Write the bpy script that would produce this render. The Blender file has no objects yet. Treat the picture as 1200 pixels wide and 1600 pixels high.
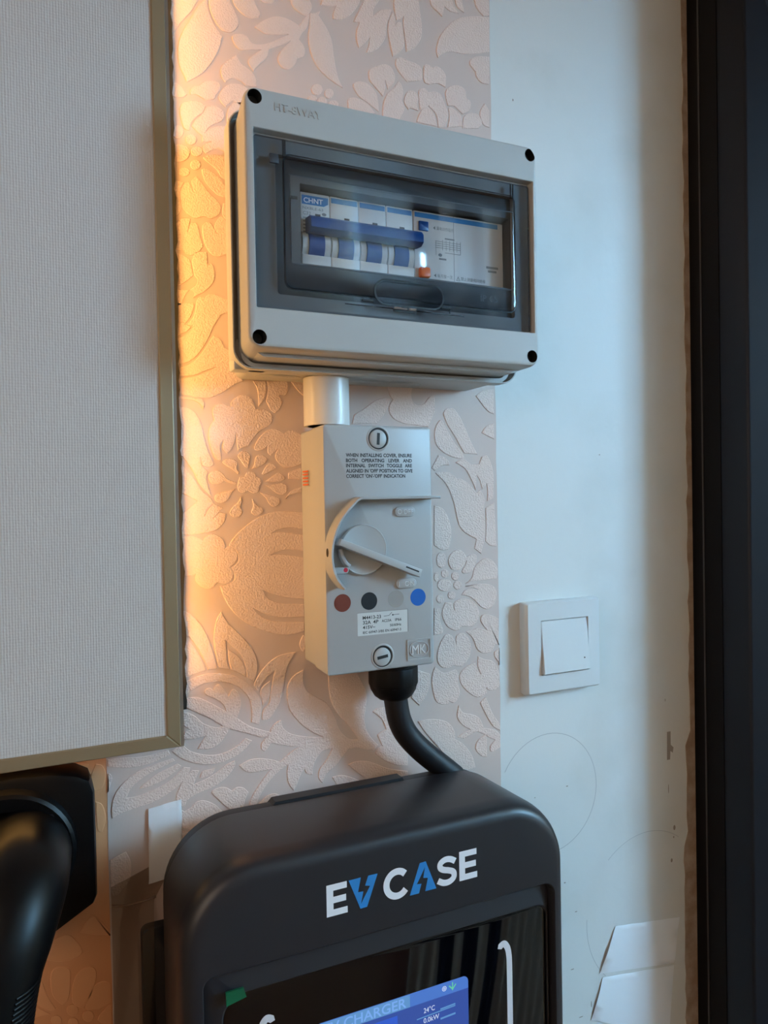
import bpy, bmesh, math, random, re
from mathutils import Vector, Matrix

random.seed(4)
S = bpy.context.scene
C = S.collection

# ------------------------------------------------------------------ camera
# Scene measures: millimetres (X to the right along the wall, d out of the wall, Z up from camera height);
# W() turns them into world metres (wall at y = 0, room at y < 0, floor at z = 0, camera 1.5 m up).
YAW, PITCH, ROLL = math.radians(25.0576), math.radians(-0.8811), math.radians(1.029)
CAM_H = 1.5
def camera():
    cy, sy, cp, sp = math.cos(YAW), math.sin(YAW), math.cos(PITCH), math.sin(PITCH)
    f = Vector((sy*cp, cy*cp, sp)); r = Vector((cy, -sy, 0)); d = f.cross(r)
    r2 = math.cos(ROLL)*r + math.sin(ROLL)*d; d2 = -math.sin(ROLL)*r + math.cos(ROLL)*d
    m = Matrix(((r2.x, -d2.x, -f.x, 0), (r2.y, -d2.y, -f.y, -0.54), (r2.z, -d2.z, -f.z, CAM_H), (0, 0, 0, 1)))
    cd = bpy.data.cameras.new('camera'); cd.sensor_fit = 'VERTICAL'; cd.sensor_height = 36
    cd.lens = 1180/1600*36; cd.clip_start = 0.02
    co = bpy.data.objects.new('camera', cd); C.objects.link(co); co.matrix_world = m
    S.camera = co
camera()

# ------------------------------------------------------------------ world, exposure, light levels
SKY_LIGHT = 58.0          # radiance of the daylight seen through the window behind the photographer's right shoulder
LED_LIGHT = 9.8          # warm strip on the back edge of the picture
w = bpy.data.worlds.new('world'); S.world = w; w.use_nodes = True
w.node_tree.nodes['Background'].inputs[0].default_value = (0.9, 0.8, 0.7, 1)
w.node_tree.nodes['Background'].inputs[1].default_value = 0.1
S.view_settings.view_transform = 'Standard'; S.view_settings.look = 'None'
S.view_settings.exposure = 0.0; S.view_settings.gamma = 1.0; S.view_settings.use_curve_mapping = False

def room_lamp():          # warm shaded lamp of the room, left of the photographer
    l = bpy.data.lights.new('shaded_lamp', 'AREA'); l.shape = 'DISK'; l.size = 1.1
    l.energy = 7.5; l.color = (1, 0.78, 0.6)
    o = bpy.data.objects.new('shaded_lamp', l); C.objects.link(o); o.location = (-0.95, -1.05, 1.9)
    o.rotation_euler = (Vector((0.25, 0, 1.5)) - o.location).to_track_quat('-Z', 'Y').to_euler()
room_lamp()

# ------------------------------------------------------------------ helpers
def W(X, d, Z): return Vector((X/1000, -d/1000, CAM_H + Z/1000))
ORG = {}
def empty(name, X, d, Z):
    o = bpy.data.objects.new(name, None); C.objects.link(o); o.location = W(X, d, Z)
    o.empty_display_size = 0.02
    ORG[o.name] = W(X, d, Z); return o
def tag(o, label=None, cat=None, group=None, kind=None):
    if label: o['label'] = label
    if cat: o['category'] = cat
    if group: o['group'] = group
    if kind: o['kind'] = kind
    return o
def mk(name, verts, faces, m, parent=None, smooth=40, origin=None, recalc=True):
    if parent: o0 = ORG[parent.name]
    elif origin: o0 = W(*origin)
    else:
        n = len(verts); o0 = W(sum(v[0] for v in verts)/n, min(v[1] for v in verts), sum(v[2] for v in verts)/n)
    me = bpy.data.meshes.new(name); me.from_pydata([W(*v)-o0 for v in verts], [], faces)
    if recalc:
        bm = bmesh.new(); bm.from_mesh(me); bmesh.ops.recalc_face_normals(bm, faces=bm.faces); bm.to_mesh(me); bm.free()
    me.materials.append(m)
    if smooth:
        me.polygons.foreach_set('use_smooth', [True]*len(me.polygons)); me.set_sharp_from_angle(angle=math.radians(smooth))
    o = bpy.data.objects.new(name, me); C.objects.link(o)
    if parent: o.parent = parent
    else: o.location = o0
    ORG[o.name] = o0
    return o
def rr(x0, x1, z0, z1, r, n=6):
    if not isinstance(r, (tuple, list)): r = (r,)*4          # bl, br, tr, tl
    out = []
    for (cx, cz, a0), q in zip(((x0, z0, 180), (x1, z0, 270), (x1, z1, 0), (x0, z1, 90)), r):
        q = max(q, 0.01)
        ox = cx + (q if cx == x0 else -q); oz = cz + (q if cz == z0 else -q)
        for k in range(n+1):
            a = math.radians(a0 + 90*k/n); out.append((ox + q*math.cos(a), oz + q*math.sin(a)))
    return out
def circ(cx, cz, r, n=32, rz=None):
    rz = rz or r
    return [(cx + r*math.cos(2*math.pi*k/n), cz + rz*math.sin(2*math.pi*k/n)) for k in range(n)]
def ring(p, d): return [(x, d, z) for x, z in p]
def lo(rings, cap0=True, cap1=True, closed=False):
    if closed: cap0 = cap1 = False
    n = len(rings[0]); v = [p for r in rings for p in r]; f = []
    for i in range(len(rings) if closed else len(rings)-1):
        j = (i+1) % len(rings)
        for k in range(n):
            a, b = k, (k+1) % n; f.append((i*n+a, i*n+b, j*n+b, j*n+a))
    if cap0: f.append(tuple(range(n)))
    if cap1: f.append(tuple(range((len(rings)-1)*n, len(rings)*n)))
    return v, f
def join(*parts):
    v, f = [], []
    for pv, pf in parts:
        b = len(v); v += pv; f += [tuple(i+b for i in q) for q in pf]
    return v, f
def slab(outline, d0, d1, bev=0.0):
    """an outline in the wall plane, extruded from depth d0 to d1 with a small front bevel"""
    if not bev: return lo([ring(outline, d0), ring(outline, d1)])
    return lo([ring(outline, d0), ring(outline, d1-bev), ring(inset(outline, bev*0.4), d1-bev*0.3), ring(inset(outline, bev), d1)])
def box(x0, x1, d0, d1, z0, z1): return lo([ring([(x0, z0), (x1, z0), (x1, z1), (x0, z1)], d) for d in (d0, d1)])
def bbox(x0, x1, d0, d1, z0, z1, r=1, bev=0.6, n=3): return slab(rr(x0, x1, z0, z1, r, n), d0, d1, bev)
def area(p): return sum(p[i][0]*p[(i+1) % len(p)][1]-p[(i+1) % len(p)][0]*p[i][1] for i in range(len(p)))/2
def inset(p, t):
    n = len(p); s = 1 if area(p) > 0 else -1; out = []
    for i in range(n):
        x0, z0 = p[i-1]; x, z = p[i]; x1, z1 = p[(i+1) % n]
        a = Vector((x-x0, z-z0)); b = Vector((x1-x, z1-z))
        if a.length < 1e-6: a = b
        if b.length < 1e-6: b = a
        if a.length < 1e-6: out.append((x, z)); continue
        a.normalize(); b.normalize()
        na = Vector((-a.y, a.x)); nb = Vector((-b.y, b.x)); m = na+nb
        if m.length < 0.3: m = na
        m.normalize(); k = min(1/max(m.dot(na), 0.4), 2)
        out.append((x + s*t*k*m.x, z + s*t*k*m.y))
    return out
def tube(path, r, n=14, cap=True):
    pts = [Vector(p) for p in path]; rings = []; up = None
    for i, p in enumerate(pts):
        t = (pts[min(i+1, len(pts)-1)] - pts[max(i-1, 0)]).normalized()
        if up is None: up = t.orthogonal().normalized()
        up = (up - t*up.dot(t)).normalized(); s = t.cross(up)
        q = r[i] if isinstance(r, (list, tuple)) else r
        rings.append([tuple(p + q*(math.cos(2*math.pi*k/n)*up + math.sin(2*math.pi*k/n)*s)) for k in range(n)])
    return lo(rings, cap, cap)
def revolve(profile, cx, cd, n=40, mod=None):
    """profile of (radius, Z) about an upright axis"""
    return lo([[(cx + (r*(mod(k) if mod else 1))*math.cos(2*math.pi*k/n), cd + (r*(mod(k) if mod else 1))*math.sin(2*math.pi*k/n), z) for k in range(n)] for r, z in profile])
def spline(p, sub=6, closed=False):
    n = len(p); out = []
    for i in range(n if closed else n-1):
        g = lambda j: Vector(p[j % n] if closed else p[min(max(j, 0), n-1)])
        a, b, c, d = g(i-1), g(i), g(i+1), g(i+2)
        for k in range(sub):
            t = k/sub
            out.append(tuple(0.5*((2*b) + (c-a)*t + (2*a-5*b+4*c-d)*t*t + (3*b-a-3*c+d)*t**3)))
    if not closed: out.append(tuple(p[-1]))
    return out
_H = None
def text(name, body, x0, z0, d, m, parent, h, width=None, ext=0.06, bold=0.0, rot=0.0, spacing=1.0):
    """raised or printed lettering: left end x0, baseline z0, cap height h, optional total width (all mm)"""
    global _H
    def raw(s, e):
        cu = bpy.data.curves.new('t', 'FONT'); cu.body = s; cu.size = 1; cu.extrude = e; cu.offset = bold; cu.resolution_u = 3
        cu.space_word = spacing
        ob = bpy.data.objects.new('t', cu); C.objects.link(ob)
        dg = bpy.context.evaluated_depsgraph_get(); me = bpy.data.meshes.new_from_object(ob.evaluated_get(dg))
        bpy.data.objects.remove(ob); bpy.data.curves.remove(cu)
        v = [tuple(q.co) for q in me.vertices]; f = [tuple(q.vertices) for q in me.polygons]; bpy.data.meshes.remove(me); return v, f
    if _H is None: _H = max(q[1] for q in raw('H', 0)[0])
    v, f = raw(body, 0.02)
    lx = min(q[0] for q in v); rx = max(q[0] for q in v); k = h/_H
    sx = width/(rx-lx) if width else k
    ca, sa = math.cos(rot), math.sin(rot); out = []
    for x, y, z in v:
        X = (x-lx)*sx; Z = y*k
        out.append((x0 + X*ca - Z*sa, d + (z+0.02)/0.04*ext, z0 + X*sa + Z*ca))
    return mk(name, out, f, m, parent, smooth=0, recalc=False)

# ------------------------------------------------------------------ materials
def lin(c): return tuple((v/255/12.92 if v/255 <= 0.04045 else ((v/255+0.055)/1.055)**2.4) for v in c) + (1,)
def mat(name, rgb, rough=0.5, metal=0.0, spec=0.5, bump=None, var=None, coat=0.0, emit=None):
    m = bpy.data.materials.new(name); m.use_nodes = True; nt = m.node_tree; b = nt.nodes['Principled BSDF']
    b.inputs['Base Color'].default_value = lin(rgb); b.inputs['Roughness'].default_value = rough
    b.inputs['Metallic'].default_value = metal; b.inputs['Specular IOR Level'].default_value = spec
    b.inputs['Coat Weight'].default_value = coat
    if emit: b.inputs['Emission Color'].default_value = lin(emit[0]); b.inputs['Emission Strength'].default_value = emit[1]
    tc = nt.nodes.new('ShaderNodeTexCoord')
    if var:                                     # (scale, second colour, low, high): soft blotches of another colour
        n = nt.nodes.new('ShaderNodeTexNoise'); n.inputs['Scale'].default_value = var[0]; n.inputs['Detail'].default_value = 5
        r = nt.nodes.new('ShaderNodeValToRGB'); r.color_ramp.elements[0].position = var[2]; r.color_ramp.elements[1].position = var[3]
        r.color_ramp.elements[0].color = lin(rgb); r.color_ramp.elements[1].color = lin(var[1])
        nt.links.new(tc.outputs['Object'], n.inputs['Vector']); nt.links.new(n.outputs['Fac'], r.inputs['Fac'])
        nt.links.new(r.outputs['Color'], b.inputs['Base Color'])
    if bump:                                    # list of (kind, scale vector, strength, distance in mm)
        prev = None
        for kind, sc, st, dist in bump:
            mp = nt.nodes.new('ShaderNodeMapping'); mp.inputs['Scale'].default_value = sc
            nt.links.new(tc.outputs['Object'], mp.inputs['Vector'])
            if kind == 'noise':
                n = nt.nodes.new('ShaderNodeTexNoise'); n.inputs['Scale'].default_value = 1; n.inputs['Detail'].default_value = 1.5; out = n.outputs['Fac']
            elif kind == 'cells':
                n = nt.nodes.new('ShaderNodeTexVoronoi'); n.feature = 'SMOOTH_F1'; n.inputs['Scale'].default_value = 1; out = n.outputs['Distance']
            else:
                n = nt.nodes.new('ShaderNodeTexWave'); n.inputs['Scale'].default_value = 1; n.bands_direction = 'X' if kind == 'wavex' else 'Z'
                n.inputs['Distortion'].default_value = 1.5; n.inputs['Detail Scale'].default_value = 2; out = n.outputs['Fac']
            nt.links.new(mp.outputs['Vector'], n.inputs['Vector'])
            bp = nt.nodes.new('ShaderNodeBump'); bp.inputs['Strength'].default_value = st; bp.inputs['Distance'].default_value = dist/1000
            nt.links.new(out, bp.inputs['Height'])
            if prev: nt.links.new(prev.outputs['Normal'], bp.inputs['Normal'])
            prev = bp
        nt.links.new(prev.outputs['Normal'], b.inputs['Normal'])
    return m
def clear(name, tint, rough=0.03, gloss=1.0):
    m = bpy.data.materials.new(name); m.use_nodes = True; nt = m.node_tree; nt.nodes.clear()
    out = nt.nodes.new('ShaderNodeOutputMaterial'); t = nt.nodes.new('ShaderNodeBsdfTransparent'); g = nt.nodes.new('ShaderNodeBsdfGlossy')
    mx = nt.nodes.new('ShaderNodeMixShader'); fr = nt.nodes.new('ShaderNodeLayerWeight'); pw = nt.nodes.new('ShaderNodeMath'); pw.operation = 'POWER'; pw.inputs[1].default_value = 5; ad = nt.nodes.new('ShaderNodeMath'); ad.operation = 'MULTIPLY_ADD'; ad.inputs[1].default_value = 0.95; ad.inputs[2].default_value = 0.045; ad.use_clamp = True; mu = nt.nodes.new('ShaderNodeMath'); mu.operation = 'MULTIPLY'
    t.inputs[0].default_value = lin(tint); g.inputs['Roughness'].default_value = rough; mu.inputs[1].default_value = gloss
    nt.links.new(fr.outputs['Facing'], pw.inputs[0]); nt.links.new(pw.outputs[0], ad.inputs[0]); nt.links.new(ad.outputs[0], mu.inputs[0]); nt.links.new(mu.outputs[0], mx.inputs[0]); nt.links.new(t.outputs[0], mx.inputs[1]); nt.links.new(g.outputs[0], mx.inputs[2])
    nt.links.new(mx.outputs[0], out.inputs[0]); return m
def cloth(name, rgb, thin):
    m = bpy.data.materials.new(name); m.use_nodes = True; nt = m.node_tree; nt.nodes.clear()
    out = nt.nodes.new('ShaderNodeOutputMaterial'); a = nt.nodes.new('ShaderNodeBsdfDiffuse'); b = nt.nodes.new('ShaderNodeBsdfTranslucent'); mx = nt.nodes.new('ShaderNodeMixShader')
    a.inputs[0].default_value = lin(rgb); b.inputs[0].default_value = lin(rgb); mx.inputs[0].default_value = thin
    nt.links.new(a.outputs[0], mx.inputs[1]); nt.links.new(b.outputs[0], mx.inputs[2]); nt.links.new(mx.outputs[0], out.inputs[0]); return m
def glow(name, rgb, k):
    m = bpy.data.materials.new(name); m.use_nodes = True; nt = m.node_tree; nt.nodes.clear()
    out = nt.nodes.new('ShaderNodeOutputMaterial'); e = nt.nodes.new('ShaderNodeEmission'); e.inputs[0].default_value = lin(rgb); e.inputs[1].default_value = k
    nt.links.new(e.outputs[0], out.inputs[0]); return m

M = dict(
 wall=mat('white_wall_paint', (216, 216, 212), 0.6, var=(9, (205, 204, 198), 0.5, 0.75), bump=[('noise', (160, 160, 160), 0.15, 0.6), ('noise', (14, 14, 14), 0.2, 3)]),
 room=mat('room_paint', (206, 176, 148), 0.8), floor=mat('floor_laminate', (140, 104, 72), 0.5),
 paper=mat('wallpaper_ground', (208, 186, 175), 0.62, bump=[('wavex', (620, 1, 3), 0.10, 0.12), ('noise', (500, 500, 900), 0.12, 0.15)]),
 motif=mat('wallpaper_relief', (226, 201, 188), 0.6, bump=[('noise', (760, 760, 760), 0.9, 0.8)]),
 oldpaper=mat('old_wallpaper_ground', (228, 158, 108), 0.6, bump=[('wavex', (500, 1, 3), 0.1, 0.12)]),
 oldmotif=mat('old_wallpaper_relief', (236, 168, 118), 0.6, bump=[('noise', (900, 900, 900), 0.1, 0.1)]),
 plaster=mat('bare_plaster', (150, 128, 108), 0.9, var=(60, (176, 160, 145), 0.4, 0.7), bump=[('noise', (250, 250, 250), 0.4, 0.8)]),
 pencil=mat('pencil', (182, 182, 180), 0.8), stain=mat('wall_stain', (150, 140, 130), 0.9),
 abs=mat('grey_enclosure_plastic', (172, 171, 167), 0.42, bump=[('noise', (1500, 1500, 1500), 0.05, 0.05)]),
 absin=mat('enclosure_inner_plastic', (92, 93, 92), 0.5),
 iso=mat('grey_isolator_plastic', (172, 173, 172), 0.36, spec=0.35),
 smoke=clear('smoked_cover', (180, 184, 190), 0.08), smoke2=clear('smoked_door', (247, 248, 250), 0.03),
 smokedark=mat('smoked_edge', (24, 27, 32), 0.25), smokeedge=mat('smoked_rib', (52, 57, 64), 0.3),
 blackhole=mat('recess_dark', (22, 23, 22), 0.6), brkw=mat('breaker_white', (208, 205, 198), 0.45), brkg=mat('breaker_shell_grey', (196, 194, 188), 0.5),  # blackhole: dark parts, and the shade of recesses put into colour
 blue=mat('breaker_blue', (8, 66, 128), 0.3), band=mat('breaker_band_blue', (22, 108, 160), 0.5), ink=mat('black_ink', (28, 29, 32), 0.6), inkgrey=mat('grey_ink', (120, 120, 118), 0.7),
 white=mat('white_ink', (238, 238, 236), 0.6), orange=mat('test_button_orange', (232, 112, 50), 0.4),
 cyan=mat('indicator_dark', (40, 25, 25), 0.4),
 pipe=mat('white_conduit', (204, 201, 196), 0.3), black=mat('black_rubber', (20, 21, 25), 0.5, spec=0.35), gland=mat('black_nylon', (8, 8, 9), 0.5, spec=0.25),
 charger=mat('charger_black', (36, 37, 42), 0.38, bump=[('noise', (2600, 2600, 2600), 0.06, 0.05)]), chback=mat('charger_back', (30, 30, 33), 0.5),
 glass=mat('black_glass', (3, 4, 8), 0.03, spec=0.6), screen=mat('screen_blue', (10, 20, 60), 0.15, emit=((62, 92, 176), 0.75)),
 screen2=mat('screen_panel', (10, 20, 60), 0.15, emit=((50, 92, 200), 1.0)), screen3=mat('screen_bar', (10, 20, 60), 0.15, emit=((74, 118, 196), 1.0)),
 scline=mat('screen_line', (20, 40, 80), 0.2, emit=((104, 160, 214), 0.8)), sctext=mat('screen_text', (40, 60, 90), 0.2, emit=((216, 230, 250), 0.9)),
 sctitle=mat('screen_title', (40, 60, 90), 0.2, emit=((120, 168, 232), 0.95)), scgreen=mat('screen_green', (20, 60, 40), 0.2, emit=((110, 220, 170), 0.8)),
 strip=mat('light_strip_white', (214, 216, 222), 0.4), logo=mat('logo_white', (232, 236, 242), 0.45), logoblue=mat('logo_blue', (46, 132, 200), 0.45),
 green=mat('green_tape', (14, 92, 62), 0.3), holster=mat('gloss_black', (6, 6, 7), 0.35, spec=0.2), gun=mat('gun_black', (8, 8, 9), 0.36, spec=0.2),
 brass=mat('brushed_brass', (164, 147, 118), 0.45, metal=0.7, bump=[('noise', (40, 400, 40), 0.05, 0.2)]), silver=mat('frame_lip', (176, 178, 174), 0.3, metal=0.9), wood=mat('batten_wood', (120, 96, 66), 0.8),
 dark=mat('slit_shade', (26, 24, 20), 0.9), canvas=mat('canvas', (190, 184, 179), 0.85, bump=[('wavex', (195, 1, 40), 0.3, 0.45), ('wavez', (60, 1, 180), 0.14, 0.4), ('noise', (520, 520, 520), 0.4, 0.5)]),
 led=glow('warm_led', (255, 190, 106), LED_LIGHT), alu=mat('aluminium_profile', (170, 165, 150), 0.5, metal=0.6),
 switch=mat('switch_white', (212, 215, 215), 0.28), red=mat('red_dot', (196, 24, 48), 0.5),
 brown=mat('phase_brown', (112, 44, 22), 0.45), pblack=mat('phase_black', (18, 18, 22), 0.45), pgrey=mat('phase_grey', (148, 143, 138), 0.45), pblue=mat('phase_blue', (8, 92, 176), 0.45),
 label=mat('label_film', (205, 207, 204), 0.25), redink=mat('red_ink', (196, 92, 50), 0.6), tape=mat('paper_tape', (226, 226, 228), 0.7, bump=[('noise', (60, 60, 60), 0.3, 1.5)]),
 sheet=mat('paper', (234, 236, 238), 0.7, bump=[('noise', (25, 25, 25), 0.25, 2)]), film=clear('plastic_film', (214, 206, 198), 0.12, 1.6), plate=mat('black_plate', (22, 24, 30), 0.3),
 doorblack=mat('door_black', (9, 9, 11), 0.5, spec=0.2), doorleaf=mat('door_leaf', (26, 30, 38), 0.5, spec=0.25), bead=mat('door_bead', (58, 56, 56), 0.4),
 sky=glow('daylight', (154, 213, 255), SKY_LIGHT), winframe=mat('window_frame_white', (225, 225, 225), 0.4), curtain=cloth('curtain_cloth', (236, 236, 236), 0.06), addeddark=mat('added_dark_cloth', (34, 32, 32), 0.95),
)

# ------------------------------------------------------------------ the room
def st(o): return tag(o, kind='structure')
WALL = st(mk('wall_back', *box(-1500, 590, -60, 0, -1500, 1200), M['wall'], origin=(-455, 0, -1500)))
st(mk('floor', *box(-1500, 3200, 0, 1700, -1560, -1500), M['floor']))
st(mk('ceiling', *box(-1500, 3200, 0, 1700, 1200, 1260), M['room']))
st(mk('wall_left', *box(-1560, -1500, 0, 1700, -1500, 1200), M['room']))
st(mk('wall_right', *box(3200, 3260, 0, 1700, -1500, 1200), M['room']))
WX0, WX1, WZ0, WZ1 = 860, 3150, 170, 1120
v, f = join(box(-1500, WX0, 1640, 1700, -1500, 1200), box(WX1, 3200, 1640, 1700, -1500, 1200), box(WX0, WX1, 1640, 1700, -1500, WZ0), box(WX0, WX1, 1640, 1700, WZ1, 1200))
st(mk('wall_front', v, f, M['room']))
win = st(empty('window_1', (WX0+WX1)/2, 1670, WZ0))
for a in (WX0, 2480, WX1-40): mk('window_upright', *box(a, a+40, 1640, 1690, WZ0, WZ1), M['winframe'], win)
for a in (WZ0, WZ1-40): mk('window_rail', *box(WX0, WX1, 1642, 1688, a, a+40), M['winframe'], win)
mk('window_pane', *box(WX0, WX1, 1692, 1696, WZ0, WZ1), M['sky'], win)
st(mk('shade_beam_1', *box(-1500, 3200, 0, 540, 503, 1200), M['room'], origin=(400, 0, 503)))       # unseen beam, added to shade the upper wall

def curtain(x0, x1, d, amp, m, label, gaps=()):
    n = max(12, int((x1-x0)/8)); rows = 76; v = []; f = []
    for j in range(rows+1):
        z = -1490 + 2660*j/rows; off = 16*math.sin(z/330)
        for i in range(n+1):
            x = x0 + (x1-x0)*i/n
            v.append((x + off, d + amp*math.sin(x/11 + 0.4*math.sin(j/5)), z))
    for j in range(rows):
        for i in range(n):
            a = j*(n+1)+i
            if not any(g0 <= v[a][0] <= g1 and h0 <= v[a][2] <= h1 for g0, g1, h0, h1 in gaps): f.append((a, a+1, a+n+2, a+n+1))
    tag(mk('curtain', v, f, m, smooth=180, origin=((x0+x1)/2, d, -1490)), label, 'curtain', 'curtain panels hung across the window')
curtain(830, 1000, 1545, 14, M['curtain'], 'pale curtain panel at the far left end of the window')
curtain(984, 1104, 1565, 10, M['addeddark'], 'added dark panel with two small openings cut for bright reflections, between the two leftmost pale ones', ((1034, 1058, 660, 695), (1038, 1056, 825, 850)))  # added unseen panel; its openings make small bright reflections
curtain(1080, 1139, 1545, 8, M['curtain'], 'narrow pale curtain panel, second pale one from the left')
curtain(1112, 1252, 1565, 10, M['addeddark'], 'dark panel added between the two narrow pale ones to part their reflections')  # added to leave a black stripe between reflected streaks
curtain(1228, 1296, 1545, 8, M['curtain'], 'narrow pale curtain panel, third pale one from the left')
curtain(1270, 1436, 1565, 10, M['addeddark'], 'dark panel added left of the broad pale one to keep its reflection apart')  # added to hold back window light beside the reflected streaks
curtain(1398, 1970, 1545, 14, M['curtain'], 'broad pale curtain panel next to the bare part of the window')

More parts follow.
